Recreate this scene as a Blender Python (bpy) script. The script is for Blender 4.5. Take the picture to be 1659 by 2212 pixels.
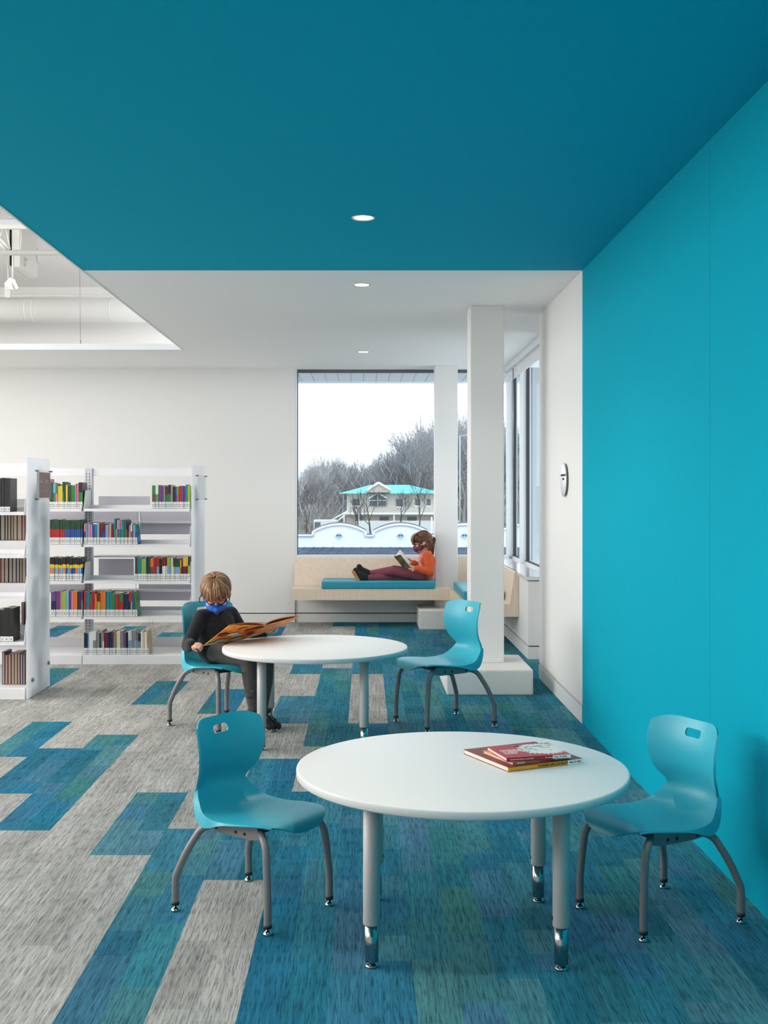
import bpy, bmesh, math, random
from mathutils import Vector, Matrix, noise
random.seed(7)
SC = bpy.context.scene
for o in list(bpy.data.objects): bpy.data.objects.remove(o)
COL = SC.collection
PI = math.pi

# ------------------------------------------------------------------ camera
F = 2460.0; CX = 788.0; CY = 1065.0; H = 1.45
cam = bpy.data.cameras.new('camera'); cam_o = bpy.data.objects.new('camera', cam); COL.objects.link(cam_o)
cam_o.location = (0, 0, H); cam_o.rotation_euler = (PI/2, 0, 0)
cam.sensor_fit = 'HORIZONTAL'; cam.sensor_width = 36; cam.lens = F/1659*36
cam.shift_x = (829.5-CX)/1659; cam.shift_y = -(1106-CY)/1659
cam.clip_end = 600
SC.camera = cam_o
SC.view_settings.view_transform = 'Standard'; SC.view_settings.look = 'None'
SC.view_settings.gamma = 1; SC.view_settings.use_curve_mapping = False
SC.view_settings.exposure = 0.36
cy = SC.cycles
cy.use_denoising = True; cy.max_bounces = 8; cy.diffuse_bounces = 5; cy.transparent_max_bounces = 16
cy.sample_clamp_indirect = 6
try: cy.denoiser = 'OPENIMAGEDENOISE'
except Exception: pass

# ------------------------------------------------------------------ world and lights
w = bpy.data.worlds.new('overcast'); SC.world = w; w.use_nodes = True
nt = w.node_tree; bg = nt.nodes['Background']
tc = nt.nodes.new('ShaderNodeTexCoord'); sep = nt.nodes.new('ShaderNodeSeparateXYZ')
rp = nt.nodes.new('ShaderNodeValToRGB')
nt.links.new(tc.outputs['Generated'], sep.inputs[0]); nt.links.new(sep.outputs['Z'], rp.inputs[0])
rp.color_ramp.elements[0].position = 0.0; rp.color_ramp.elements[0].color = (0.95, 0.97, 1, 1)
rp.color_ramp.elements[1].position = 0.5; rp.color_ramp.elements[1].color = (0.88, 0.94, 1, 1)
nt.links.new(rp.outputs[0], bg.inputs[0]); bg.inputs[1].default_value = 2.1

def area(name, loc, rot, sx, sy, power, col=(1, 1, 1), spread=180):
    l = bpy.data.lights.new(name, 'AREA'); l.shape = 'RECTANGLE'; l.size = sx; l.size_y = sy
    l.energy = power; l.color = col; l.spread = math.radians(spread)
    o = bpy.data.objects.new(name, l); COL.objects.link(o); o.location = loc; o.rotation_euler = rot
    return o
# daylight from unseen windows on the left, plus two added fill lamps
area('daylight_left', (-8.6, 5.5, 3.1), (0, -PI/2+math.radians(14), 0), 1.3, 9.0, 330, (1, .98, .955))
area('fill_overhead_left', (-4.6, 6.0, 3.7), (0, math.radians(-16), 0), 3.2, 8.0, 175, (1, .98, .955))  # added overhead lamp that brightens tables and floor; no known skylight there
area('daylight_low_left', (-8.6, 9.0, 1.6), (0, -PI/2, 0), 1.8, 5.0, 55, (1, .98, .955))
area('fill_near_left', (-5.2, .2, 3.4), (math.radians(58), 0, math.radians(-58)), 3.0, 1.6, 62, (1, .98, .955))  # added fill lamp tilted down towards the tables, no known opening behind it

# ------------------------------------------------------------------ materials
def lin(c):
    r = []
    for v in c[:3]:
        v = v/255.0
        r.append(v/12.92 if v <= 0.04045 else ((v+0.055)/1.055)**2.4)
    return (r[0], r[1], r[2], 1)
MC = {}
def mat(name, c=(200, 200, 200), rough=0.5, metal=0.0, bump=0, bscale=60, alpha=None, emit=None, spec=0.5, trans=0, sheen=0, stretch=None, var=0, vscale=8):
    if name in MC: return MC[name]
    m = bpy.data.materials.new(name); m.use_nodes = True; n = m.node_tree.nodes; L = m.node_tree.links
    b = n['Principled BSDF']
    b.inputs['Base Color'].default_value = lin(c); b.inputs['Roughness'].default_value = rough
    b.inputs['Metallic'].default_value = metal; b.inputs['Specular IOR Level'].default_value = spec
    b.inputs['Transmission Weight'].default_value = trans
    if sheen: b.inputs['Sheen Weight'].default_value = sheen
    if alpha is not None: b.inputs['Alpha'].default_value = alpha
    if emit: b.inputs['Emission Color'].default_value = lin(c); b.inputs['Emission Strength'].default_value = emit
    if bump or var:
        t = n.new('ShaderNodeTexCoord'); mp = n.new('ShaderNodeMapping'); L.new(t.outputs['Object'], mp.inputs[0])
        if stretch: mp.inputs['Scale'].default_value = stretch
    if bump:
        nz = n.new('ShaderNodeTexNoise'); nz.inputs['Scale'].default_value = bscale; nz.inputs['Detail'].default_value = 4
        L.new(mp.outputs[0], nz.inputs['Vector'])
        bp = n.new('ShaderNodeBump'); bp.inputs['Strength'].default_value = bump; bp.inputs['Distance'].default_value = 0.01
        L.new(nz.outputs['Fac'], bp.inputs['Height']); L.new(bp.outputs[0], b.inputs['Normal'])
    if var:
        nz = n.new('ShaderNodeTexNoise'); nz.inputs['Scale'].default_value = vscale; nz.inputs['Detail'].default_value = 5
        L.new(mp.outputs[0], nz.inputs['Vector'])
        r = n.new('ShaderNodeValToRGB'); d = lin(c)
        r.color_ramp.elements[0].position = .3; r.color_ramp.elements[1].position = .7
        r.color_ramp.elements[0].color = tuple(x*(1-var) for x in d[:3])+(1,); r.color_ramp.elements[1].color = tuple(min(1, x*(1+var)) for x in d[:3])+(1,)
        L.new(nz.outputs['Fac'], r.inputs[0]); L.new(r.outputs[0], b.inputs['Base Color'])
    MC[name] = m; return m
def flat(c, rough=.5):
    return mat('paint_%02x%02x%02x' % tuple(int(v) for v in c[:3]), c, rough)
def glass_mat(name, tint=(245, 250, 252), gloss=.06):
    if name in MC: return MC[name]
    m = bpy.data.materials.new(name); m.use_nodes = True; n = m.node_tree.nodes; L = m.node_tree.links
    for x in list(n): n.remove(x)
    o = n.new('ShaderNodeOutputMaterial'); t = n.new('ShaderNodeBsdfTransparent'); g = n.new('ShaderNodeBsdfGlossy'); mx = n.new('ShaderNodeMixShader')
    t.inputs[0].default_value = lin(tint); g.inputs['Roughness'].default_value = .02; mx.inputs[0].default_value = gloss
    L.new(t.outputs[0], mx.inputs[1]); L.new(g.outputs[0], mx.inputs[2]); L.new(mx.outputs[0], o.inputs[0])
    MC[name] = m; return m
def frosted(name):
    m = bpy.data.materials.new(name); m.use_nodes = True; n = m.node_tree.nodes; L = m.node_tree.links
    for x in list(n): n.remove(x)
    o = n.new('ShaderNodeOutputMaterial')
    d = n.new('ShaderNodeBsdfDiffuse'); d.inputs[0].default_value = lin((243, 244, 247))
    tl = n.new('ShaderNodeBsdfTranslucent'); tl.inputs[0].default_value = lin((243, 244, 247))
    tr = n.new('ShaderNodeBsdfTransparent'); gl = n.new('ShaderNodeBsdfGlossy'); gl.inputs['Roughness'].default_value = .25
    m1 = n.new('ShaderNodeMixShader'); m1.inputs[0].default_value = .45
    m2 = n.new('ShaderNodeMixShader'); m2.inputs[0].default_value = .16
    m3 = n.new('ShaderNodeMixShader'); m3.inputs[0].default_value = .05
    L.new(d.outputs[0], m1.inputs[1]); L.new(tl.outputs[0], m1.inputs[2]); L.new(m1.outputs[0], m2.inputs[1]); L.new(tr.outputs[0], m2.inputs[2])
    L.new(m2.outputs[0], m3.inputs[1]); L.new(gl.outputs[0], m3.inputs[2]); L.new(m3.outputs[0], o.inputs[0])
    return m
M_WHITE = mat('white_wall_paint', (230, 229, 227), .6, bump=.03, bscale=90)
M_WCEIL = mat('white_ceiling_paint', (249, 248, 247), .7)
M_TEALW = mat('teal_wall_paint', (0, 160, 184), .8, bump=.12, bscale=140, spec=.08)
M_TEALC = mat('teal_ceiling_paint', (0, 168, 196), .8, bump=.10, bscale=120, spec=.06)
M_BASE = mat('white_baseboard', (226, 226, 224), .5)
M_DARK = mat('black_gap', (22, 22, 24), .7)
M_CHAIR = mat('turquoise_plastic', (48, 172, 192), .38, bump=.05, bscale=500)
M_FRAME = mat('grey_powder_coat', (132, 130, 130), .42, metal=.15)
M_RAIL = mat('grey_rail', (140, 138, 138), .4, metal=.3)
M_CHROME = mat('chrome', (165, 170, 172), .16, metal=1)
M_TLEG = mat('table_leg_grey', (186, 184, 181), .45, metal=.1)
M_TOP = mat('white_laminate', (246, 240, 235), .45, spec=.3)
M_EDGE = mat('white_edge_band', (222, 222, 220), .45)
M_ALU = mat('white_aluminium', (222, 226, 230), .4)
M_SHELF = mat('white_shelf_steel', (238, 236, 238), .45)
M_FROST = frosted('frosted_acrylic')
M_CLEAR = glass_mat('clear_acrylic', (248, 250, 250), .08)
M_GLASS = glass_mat('window_glass')
M_VINYL = mat('teal_vinyl', (44, 150, 172), .42, bump=.05, bscale=30)
M_STEEL = mat('steel', (150, 150, 152), .3, metal=.9)
M_CONC = mat('painted_concrete', (224, 223, 218), .7, bump=.35, bscale=28)
M_PAGE = mat('book_pages', (232, 226, 212), .8)
M_SPL = mat('white_spine_label', (238, 238, 236), .5)

def wood_mat():
    m = bpy.data.materials.new('light_maple'); m.use_nodes = True; n = m.node_tree.nodes; L = m.node_tree.links; b = n['Principled BSDF']
    t = n.new('ShaderNodeTexCoord'); mp = n.new('ShaderNodeMapping'); mp.inputs['Scale'].default_value = (45, 45, 2.0)
    nz = n.new('ShaderNodeTexNoise'); nz.inputs['Scale'].default_value = 1.6; nz.inputs['Detail'].default_value = 6
    r = n.new('ShaderNodeValToRGB'); r.color_ramp.elements[0].position = .3; r.color_ramp.elements[1].position = .72
    r.color_ramp.elements[0].color = lin((222, 200, 178)); r.color_ramp.elements[1].color = lin((236, 217, 197))
    L.new(t.outputs['Object'], mp.inputs[0]); L.new(mp.outputs[0], nz.inputs['Vector']); L.new(nz.outputs['Fac'], r.inputs[0]); L.new(r.outputs[0], b.inputs['Base Color'])
    b.inputs['Roughness'].default_value = .42
    return m
M_WOOD = wood_mat()

def carpet_mat():
    m = bpy.data.materials.new('tufted_carpet'); m.use_nodes = True; n = m.node_tree.nodes; L = m.node_tree.links; b = n['Principled BSDF']
    at = n.new('ShaderNodeAttribute'); at.attribute_name = 'plank'
    t = n.new('ShaderNodeTexCoord')
    def nzn(sc, det, scale=1.0):
        mp = n.new('ShaderNodeMapping'); mp.inputs['Scale'].default_value = sc
        nz = n.new('ShaderNodeTexNoise'); nz.inputs['Scale'].default_value = scale; nz.inputs['Detail'].default_value = det
        L.new(t.outputs['Object'], mp.inputs[0]); L.new(mp.outputs[0], nz.inputs['Vector']); return nz
    def ramp(a, b_, ca, cb):
        r = n.new('ShaderNodeValToRGB'); r.color_ramp.elements[0].position = a; r.color_ramp.elements[1].position = b_
        r.color_ramp.elements[0].color = (ca, ca, ca, 1); r.color_ramp.elements[1].color = (cb, cb, cb, 1); return r
    def mul(x, y):
        k = n.new('ShaderNodeMix'); k.data_type = 'RGBA'; k.blend_type = 'MULTIPLY'; k.inputs[0].default_value = 1
        L.new(x, k.inputs[6]); L.new(y, k.inputs[7]); return k.outputs[2]
    s1 = nzn((190, 12, 1), 4); r1 = ramp(.38, .50, .60, 1.04)         # dark broken dashes along the tufting
    s2 = nzn((85, 2.2, 1), 3); r2 = ramp(.34, .66, .79, 1.18)       # long soft streaks
    s3 = nzn((420, 420, 1), 3); r3 = ramp(.3, .7, .72, 1.22)       # loops
    s4 = nzn((7, 2.2, 1), 2); r4 = ramp(.35, .65, .90, 1.08)
    L.new(s1.outputs['Fac'], r1.inputs[0]); L.new(s2.outputs['Fac'], r2.inputs[0]); L.new(s3.outputs['Fac'], r3.inputs[0]); L.new(s4.outputs['Fac'], r4.inputs[0])
    c = mul(mul(mul(mul(at.outputs['Color'], r1.outputs[0]), r2.outputs[0]), r3.outputs[0]), r4.outputs[0])
    L.new(c, b.inputs['Base Color']); b.inputs['Roughness'].default_value = .95; b.inputs['Specular IOR Level'].default_value = .1
    ad = n.new('ShaderNodeMath'); ad.operation = 'MULTIPLY_ADD'; ad.inputs[1].default_value = .6
    L.new(s1.outputs['Fac'], ad.inputs[0]); L.new(s3.outputs['Fac'], ad.inputs[2])
    bp = n.new('ShaderNodeBump'); bp.inputs['Strength'].default_value = .9; bp.inputs['Distance'].default_value = .006
    L.new(ad.outputs[0], bp.inputs['Height']); L.new(bp.outputs[0], b.inputs['Normal'])
    return m
M_CARPET = carpet_mat()

# ------------------------------------------------------------------ mesh helpers
class MB:
    def __init__(s): s.v = []; s.f = []; s.mi = []; s.mats = []; s.sm = []
    def m(s, mt):
        if mt not in s.mats: s.mats.append(mt)
        return s.mats.index(mt)
    def add(s, vs, fs, mt, smooth=False):
        b = len(s.v); s.v += [tuple(v) for v in vs]; k = s.m(mt)
        for f in fs: s.f.append([b+i for i in f]); s.mi.append(k); s.sm.append(smooth)
    def box(s, x0, x1, y0, y1, z0, z1, mt, M=None):
        vs = [Vector((x, y, z)) for x in (x0, x1) for y in (y0, y1) for z in (z0, z1)]
        if M is not None: vs = [M @ v for v in vs]
        s.add(vs, [(0, 1, 3, 2), (4, 6, 7, 5), (0, 4, 5, 1), (2, 3, 7, 6), (0, 2, 6, 4), (1, 5, 7, 3)], mt); return s
    def tube(s, pts, rad, mt, seg=10, cap=True, M=None):
        pts = [Vector(p) for p in pts]; n = len(pts)
        rads = rad if isinstance(rad, (list, tuple)) else [rad]*n
        rings = []; up = None
        for i, p in enumerate(pts):
            t = (pts[min(i+1, n-1)]-pts[max(i-1, 0)]).normalized()
            if up is None:
                up = Vector((0, 0, 1)) if abs(t.z) < .9 else Vector((1, 0, 0))
            a = t.cross(up); 
            if a.length < 1e-6: a = t.orthogonal()
            a.normalize(); b = a.cross(t).normalized(); up = b
            rings.append([p+(a*math.cos(2*PI*k/seg)+b*math.sin(2*PI*k/seg))*rads[i] for k in range(seg)])
        vs = [v for r in rings for v in r]
        if M is not None: vs = [M @ v for v in vs]
        fs = [(i*seg+k, (i+1)*seg+k, (i+1)*seg+(k+1) % seg, i*seg+(k+1) % seg) for i in range(n-1) for k in range(seg)]
        s.add(vs, fs, mt, True)
        if cap:
            b = len(s.v)-len(vs); k_ = s.m(mt)
            s.f.append([b+k for k in range(seg)]); s.mi.append(k_); s.sm.append(False)
            s.f.append([b+(n-1)*seg+seg-1-k for k in range(seg)]); s.mi.append(k_); s.sm.append(False)
        return s
    def lathe(s, prof, mt, seg=32, M=None, mts=None):
        vs = []
        for r, z in prof:
            vs += [Vector((r*math.cos(2*PI*k/seg), r*math.sin(2*PI*k/seg), z)) for k in range(seg)]
        if M is not None: vs = [M @ v for v in vs]
        b = len(s.v); s.v += [tuple(v) for v in vs]
        for i in range(len(prof)-1):
            mm = s.m(mts[i] if mts else mt)
            for k in range(seg):
                s.f.append([b+i*seg+k, b+i*seg+(k+1) % seg, b+(i+1)*seg+(k+1) % seg, b+(i+1)*seg+k]); s.mi.append(mm); s.sm.append(True)
        if prof[0][0] > 1e-5: s.f.append([b+seg-1-k for k in range(seg)]); s.mi.append(s.m(mts[0] if mts else mt)); s.sm.append(False)
        if prof[-1][0] > 1e-5: s.f.append([b+(len(prof)-1)*seg+k for k in range(seg)]); s.mi.append(s.m(mts[-1] if mts else mt)); s.sm.append(False)
        return s
    def prism(s, poly, ax, a0, a1, mt, M=None):
        # poly of 2D points; extruded along axis 'X','Y','Z' from a0 to a1
        def P(p, a):
            return Vector((a, p[0], p[1])) if ax == 'X' else Vector((p[0], a, p[1])) if ax == 'Y' else Vector((p[0], p[1], a))
        n = len(poly); vs = [P(p, a0) for p in poly]+[P(p, a1) for p in poly]
        if M is not None: vs = [M @ v for v in vs]
        s.add(vs, [tuple(range(n-1, -1, -1)), tuple(range(n, 2*n))]+[(i, (i+1) % n, n+(i+1) % n, n+i) for i in range(n)], mt); return s
    def sphere(s, c, r, mt, seg=16, rings=10, M=None):
        r = r if isinstance(r, (list, tuple)) else (r, r, r); vs = []
        for i in range(rings+1):
            th = PI*i/rings
            for k in range(seg):
                ph = 2*PI*k/seg
                vs.append(Vector((r[0]*math.sin(th)*math.cos(ph), r[1]*math.sin(th)*math.sin(ph), r[2]*math.cos(th))))
        vs = [(M @ v if M is not None else v)+Vector(c) for v in vs]
        fs = [(i*seg+k, (i+1)*seg+k, (i+1)*seg+(k+1) % seg, i*seg+(k+1) % seg) for i in range(rings) for k in range(seg)]
        s.add(vs, fs, mt, True); return s
    def build(s, name, parent=None, fix=True, bevel=0, bseg=2):
        me = bpy.data.meshes.new(name); me.from_pydata(s.v, [], s.f)
        for m_ in s.mats: me.materials.append(m_)
        for p, k, q in zip(me.polygons, s.mi, s.sm): p.material_index = k; p.use_smooth = q
        if fix:
            bm = bmesh.new(); bm.from_mesh(me); bmesh.ops.remove_doubles(bm, verts=bm.verts, dist=1e-6)
            bmesh.ops.recalc_face_normals(bm, faces=bm.faces)
            if bevel:
                bmesh.ops.bevel(bm, geom=[e for e in bm.edges if len(e.link_faces) == 2 and e.calc_face_angle() > .6], offset=bevel, segments=bseg, affect='EDGES', profile=.6)
            bm.to_mesh(me); bm.free()
        me.update()
        o = bpy.data.objects.new(name, me); COL.objects.link(o)
        if parent: o.parent = parent
        return o
def tag(o, label=None, cat=None, group=None, kind=None):
    if label: o['label'] = label
    if cat: o['category'] = cat
    if group: o['group'] = group
    if kind: o['kind'] = kind
    return o
def empty(name, loc=(0, 0, 0), rz=0, label=None, cat=None, group=None, scale=1):
    o = bpy.data.objects.new(name, None); COL.objects.link(o); o.location = loc; o.rotation_euler = (0, 0, rz); o.scale = (scale,)*3
    o.empty_display_size = .1
    return tag(o, label, cat, group)
def kids(o): return [c for c in bpy.data.objects if c.parent == o]
def copy_tree(o, parent=None):
    c = o.copy(); COL.objects.link(c); c.parent = parent
    for ch in kids(o): copy_tree(ch, c)
    return c
def struct(o, label, cat=None): return tag(o, label, cat, kind='structure')
def X(px, Y): return (px-CX)*Y/F
def Z(py, Y): return H-(py-CY)*Y/F
def smoothpath(pts, n=6):
    pts = [Vector(p) for p in pts]; out = []
    for i in range(len(pts)-1):
        p0 = pts[max(i-1, 0)]; p1 = pts[i]; p2 = pts[i+1]; p3 = pts[min(i+2, len(pts)-1)]
        for k in range(n):
            t = k/n
            out.append(.5*((2*p1)+(-p0+p2)*t+(2*p0-5*p1+4*p2-p3)*t*t+(-p0+3*p1-3*p2+p3)*t**3))
    out.append(pts[-1]); return out
def eval_mesh(o, name):
    dg = bpy.context.evaluated_depsgraph_get(); dg.update()
    me = bpy.data.meshes.new_from_object(o.evaluated_get(dg)); me.name = name; return me
def text_obj(name, s, size, mt, M, parent=None, ext=.0004, align='LEFT', sx=1.0):
    c = bpy.data.curves.new(name, 'FONT'); c.body = s; c.size = size; c.extrude = ext; c.align_x = align; c.space_line = .9
    o = bpy.data.objects.new(name, c); COL.objects.link(o)
    me = eval_mesh(o, name); bpy.data.objects.remove(o)
    me.transform(M @ Matrix.Diagonal((sx, 1, 1, 1)))
    me.materials.clear(); me.materials.append(mt)
    o = bpy.data.objects.new(name, me); COL.objects.link(o)
    if parent: o.parent = parent
    return o

# ================================================================== SETTING
XR = 1.3686; ZC = 2.85; YB = 12.78; YT = 7.163; XS = -1.77; YW = 8.93
# ---- carpet
BLUES = [(34, 122, 152), (40, 130, 160), (40, 122, 140), (60, 138, 172), (82, 144, 160), (94, 138, 166), (100, 158, 162), (74, 142, 138), (54, 146, 168), (38, 116, 140), (66, 130, 168), (88, 148, 142), (58, 138, 156)]
GREYS = [(196, 193, 187), (186, 183, 177), (204, 201, 194), (174, 171, 165), (198, 195, 191), (190, 187, 182)]
XC0 = -.354
def colspec(c):
    # blue intervals in Y of one column of carpet planks
    d = {-12: [(11.47, 12.45)], -10: [(5.9, 6.9)], -9: [(8.45, 9.43), (11.4, 12.38)], -8: [(4.3, 5.28)], -7: [(6.258, 7.22), (11.0, 11.85)], -6: [(5.493, 6.47)],
         -5: [(4.893, 6.833), (7.805, 8.786)], -3: [(4.56, 5.515), (7.478, 8.422), (11.36, 12.34)], -2: [(-3, 4.92)],
         -1: [(4.267, 6.214), (7.16, 8.14), (9.12, 10.1)], 0: [(-3, 5.53), (6.514, 9.43), (12.38, 14)], 1: [(-3, 7.17), (9.12, 14)]}
    if c >= 2: return [(-3, 14)]
    return d.get(c, [])
vs, fs, cols = [], [], []
rc = random.Random(3)
for c in range(-36, 9):
    x0 = XC0+.25*c; x1 = x0+.25
    bl = colspec(c); ys = sorted({-2.6, 13.0} | {min(max(a, -2.6), 13.0) for ab in bl for a in ab})
    ph = rc.random()*.98
    for a, b in zip(ys, ys[1:]):
        isb = any(p <= (a+b)/2 <= q for p, q in bl)
        pal = BLUES if isb else GREYS
        for hstrip in range(2):
            sp = rc.choice((.0, .0, .0, .06, -.05)); 
            xa = x0 if hstrip == 0 else x0+.125; xb = x0+.125 if hstrip == 0 else x1
            y = a
            prev = None
            while y < b-1e-4:
                st = min(b, y+rc.choice((.12, .2, .26, .33, .49, .49)))
                if b-st < .07: st = b
                k = rc.choice(pal)
                base = rc.choice(pal) if prev is None else prev
                k = tuple(k[i]*.6+base[i]*.4 for i in range(3)); prev = k
                n = len(vs); vs += [(xa, y, 0), (xb, y, 0), (xb, st, 0), (xa, st, 0)]
                fs.append((n, n+1, n+2, n+3)); cols.append(lin(k)); y = st
me = bpy.data.meshes.new('floor'); me.from_pydata(vs, [], fs)
ca = me.color_attributes.new('plank', 'FLOAT_COLOR', 'CORNER')
for p in me.polygons:
    for li in p.loop_indices: ca.data[li].color = cols[p.index]
me.materials.append(M_CARPET)
fl = bpy.data.objects.new('floor', me); COL.objects.link(fl); struct(fl, 'carpet of staggered grey and teal-blue planks covering the floor', 'floor')

# ---- ceilings
b = MB(); b.box(XS, XR+.35, -2.6, YT, ZC, ZC+.12, M_TEALC); b.box(XS-.012, XS, -2.6, YT, ZC-.004, ZC+1.2, M_WHITE)
struct(b.build('ceiling'), 'teal painted dropped ceiling over the tables', 'ceiling')
b = MB(); b.box(XS, 2.3, YT+.001, 13.0, ZC, ZC+.12, M_WCEIL)
b.box(XS-.012, XS, YT+.001, 11.1, ZC-.004, ZC+1.2, M_WHITE); b.box(-9, XS-.0005, 11.16, YB, ZC, ZC+.03, M_WCEIL)
struct(b.build('ceiling'), 'white dropped ceiling between the teal ceiling and the back window', 'ceiling')
b = MB()
b.prism([(-2.6, 3.9), (10.4, 3.9), (YB, 3.76), (YB+.1, 3.9), (-2.6, 4.05)], 'X', -9, XS+.3, M_WHITE)
for i in range(26): b.box(-9, XS, 8.9+i*.075-.02, 8.9+i*.075+.02, 3.86, 3.901, M_WHITE) if 8.9+i*.075 < 10.3 else None
struct(b.build('ceiling'), 'high white ribbed roof deck over the open room on the left', 'ceiling')
b = MB(); b.box(-9, XS-.002, 11.12, 11.158, ZC-.001, 2.908, M_ALU)
struct(b.build('trim_1'), 'white fascia lip along the dropped ceiling at the left', 'trim')

# ---- back wall
WL = -.784
b = MB(); b.box(-9, WL, YB, YB+.2, .105, 4.0, M_WHITE); b.box(WL, 1.74, YB+.02, YB+.2, .105, .72, M_WHITE)
b.box(-9, WL, YB+.012, YB+.2, .0, .105, M_DARK); b.box(WL, 1.74, YB+.032, YB+.2, .0, .105, M_DARK)
struct(b.build('wall_back'), 'long white back wall left of the window', 'wall')
b = MB(); b.box(-9, WL, YB-.004, YB+.1, 0, .094, M_BASE); b.box(WL+.001, 1.42, YB+.016, YB+.1, 0, .094, M_BASE)
struct(b.build('baseboard_back'), 'white baseboard under the back wall', 'baseboard')
# ---- right wall (teal then white), bay wall
b = MB(); b.box(XR, XR+.3, -2.6, YT, 0, ZC, M_TEALW); b.box(XR-.0008, XR+.01, 4.517, 4.523, 0, ZC, mat('teal_seam', (0, 140, 165), .7))
struct(b.build('wall_right'), 'bright teal painted wall on the right', 'wall')
b = MB(); b.box(XR, XR+.3, YT+.0005, YW, .115, ZC, M_WHITE); b.box(XR+.012, XR+.3, YT+.0005, YW-.012, .0, .115, M_DARK)
struct(b.build('wall_right'), 'white end of the right wall that carries the round sign', 'wall')
b = MB(); b.box(XR-.004, XR+.2, YT+.001, YW+.003, 0, .105, M_BASE)
struct(b.build('baseboard_right'), 'white baseboard under the white end of the right wall', 'baseboard')
YS = 9.936; XB = 1.4255
b = MB(); b.box(XB, 1.75, YS, YB+.02, .118, .68, M_WHITE); b.box(XB+.012, 1.75, YS+.012, YB, 0, .118, M_DARK)
b.box(XB-.002, 1.75, YS-.002, YB, 0, .108, M_BASE)
b.box(XR+.301, 2.3, YW-.2, YW, 0, ZC, M_WHITE); b.box(2.2, 2.3, YW, YS+.1, 0, ZC, M_WHITE); b.box(1.7505, 2.199, YS, YS+.1, 0, ZC, M_WHITE)
struct(b.build('wall_bay'), 'low white wall under the side window of the bay', 'wall')
# unseen walls that close the room
b = MB(); b.box(-9.2, -9, -2.6, 13.0, 0, 4.0, M_WHITE); struct(b.build('wall_left'), 'white wall far left of the open room', 'wall')
b = MB(); b.box(-9, XR, -2.8, -2.6, 0, 4.0, M_WHITE); struct(b.build('wall_front'), 'white wall behind the viewer', 'wall')

# ---- windows
YG = 12.93
w1 = empty('window_1', (0, YG, .75)); struct(w1, 'large back window behind the reading girl', 'window')
b = MB()
b.box(WL-.001, 1.62, YB+.005, YG+.07, .72, .752, M_ALU); o = b.build('window_sill', w1); o.location = (0, -YG, -.75)
b = MB()
b.box(WL+.002, 1.62, YG-.02, YG+.03, ZC-.035, ZC-.001, mat('dark_track', (96, 98, 100), .5)); b.box(WL-.001, WL+.018, YB+.001, YG+.03, .752, ZC-.001, M_ALU)
b.box(WL+.018, WL+.026, YG-.01, YG+.02, .752, ZC-.036, mat('dark_gasket', (52, 56, 62), .6)); b.box(WL+.026, 1.62, YG-.01, YG+.02, .752, .758, MC['dark_gasket'])
o = b.build('window_frame', w1); o.location = (0, -YG, -.75)
b = MB(); b.box(WL+.02, 1.6, YG, YG+.008, .757, ZC-.03, M_GLASS); o = b.build('window_pane', w1); o.location = (0, -YG, -.75)
XG = 1.69
w2 = empty('window_2', (XG, 11.4, .72)); struct(w2, 'side window of the bay seen past the column', 'window')
def loc2(o): o.location = (-XG, -11.4, -.72); return o
b = MB(); b.box(XB-.018, XG+.12, YS-.02, YB+.12, .69, .72, mat('polished_sill', (226, 226, 226), .12)); loc2(b.build('window_sill', w2))
b = MB()
for y, d in ((10.0, .08), (11.82, .08), (12.86, .09)):
    b.box(XG-d, XG+.03, y-.035, y+.045, .72, ZC, M_ALU)
b.box(XG-.03, XG+.02, 10.03, 12.83, .72, .745, M_ALU)
for y in (10.05, 11.77, 11.87, 12.80): b.box(XG-.02, XG+.012, y-.008, y+.008, .745, ZC, MC['dark_gasket'])
b.box(XG-.032, XG+.005, 10.03, 12.83, .7455, .754, MC['dark_gasket'])
loc2(b.build('window_frame', w2))
b = MB(); b.box(XG, XG+.008, 10.04, 11.78, .75, ZC, M_GLASS); b.box(XG, XG+.008, 11.86, 12.82, .75, ZC, M_GLASS); loc2(b.build('window_pane', w2))
# blind with headrail above side window
bl = empty('roller_blind', (1.6, 11.3, 2.82), 0, 'raised white blind with cord above the side window', 'blind')
b = MB(); b.box(-.05, .03, -1.25, 1.45, -.035, .0295, M_ALU); b.build('head_rail', bl)
b = MB(); b.box(-.012, -.004, -1.2, .40, -.15, -.035, mat('blind_fabric', (225, 226, 228), .7)); b.box(-.012, -.004, .50, 1.40, -.15, -.035, MC['blind_fabric']); b.build('blind_fabric', bl)
b = MB()
for k in range(3): b.tube([(-.03, .72+.03*k, -.05), (-.03, .72+.03*k, -1.0-.05*k)], .0018, M_STEEL, 6)
b.build('pull_cord', bl)

# unseen window and roof-light frames, added to go with the lamps on the left
b = MB(); b.box(-9.0, -8.94, .9, 10.1, 2.36, 2.42, M_ALU); b.box(-9.0, -8.94, .9, 10.1, 3.74, 3.80, M_ALU)
for k in range(5): b.box(-9.0, -8.94, .9+k*2.285, .96+k*2.285, 2.42, 3.74, M_ALU)
struct(b.build('added_frame_left'), 'added strip window frame on the unseen far left wall', 'window')
b = MB(); b.box(-6.3, -6.22, 1.9, 10.1, 3.80, 3.858, M_ALU); b.box(-2.98, -2.9, 1.9, 10.1, 3.80, 3.858, M_ALU); b.box(-6.22, -2.98, 1.9, 1.98, 3.80, 3.858, M_ALU); b.box(-6.22, -2.98, 10.02, 10.1, 3.80, 3.858, M_ALU)
struct(b.build('added_frame_roof'), 'added roof light frame over the unseen part of the open room', 'window')

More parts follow.
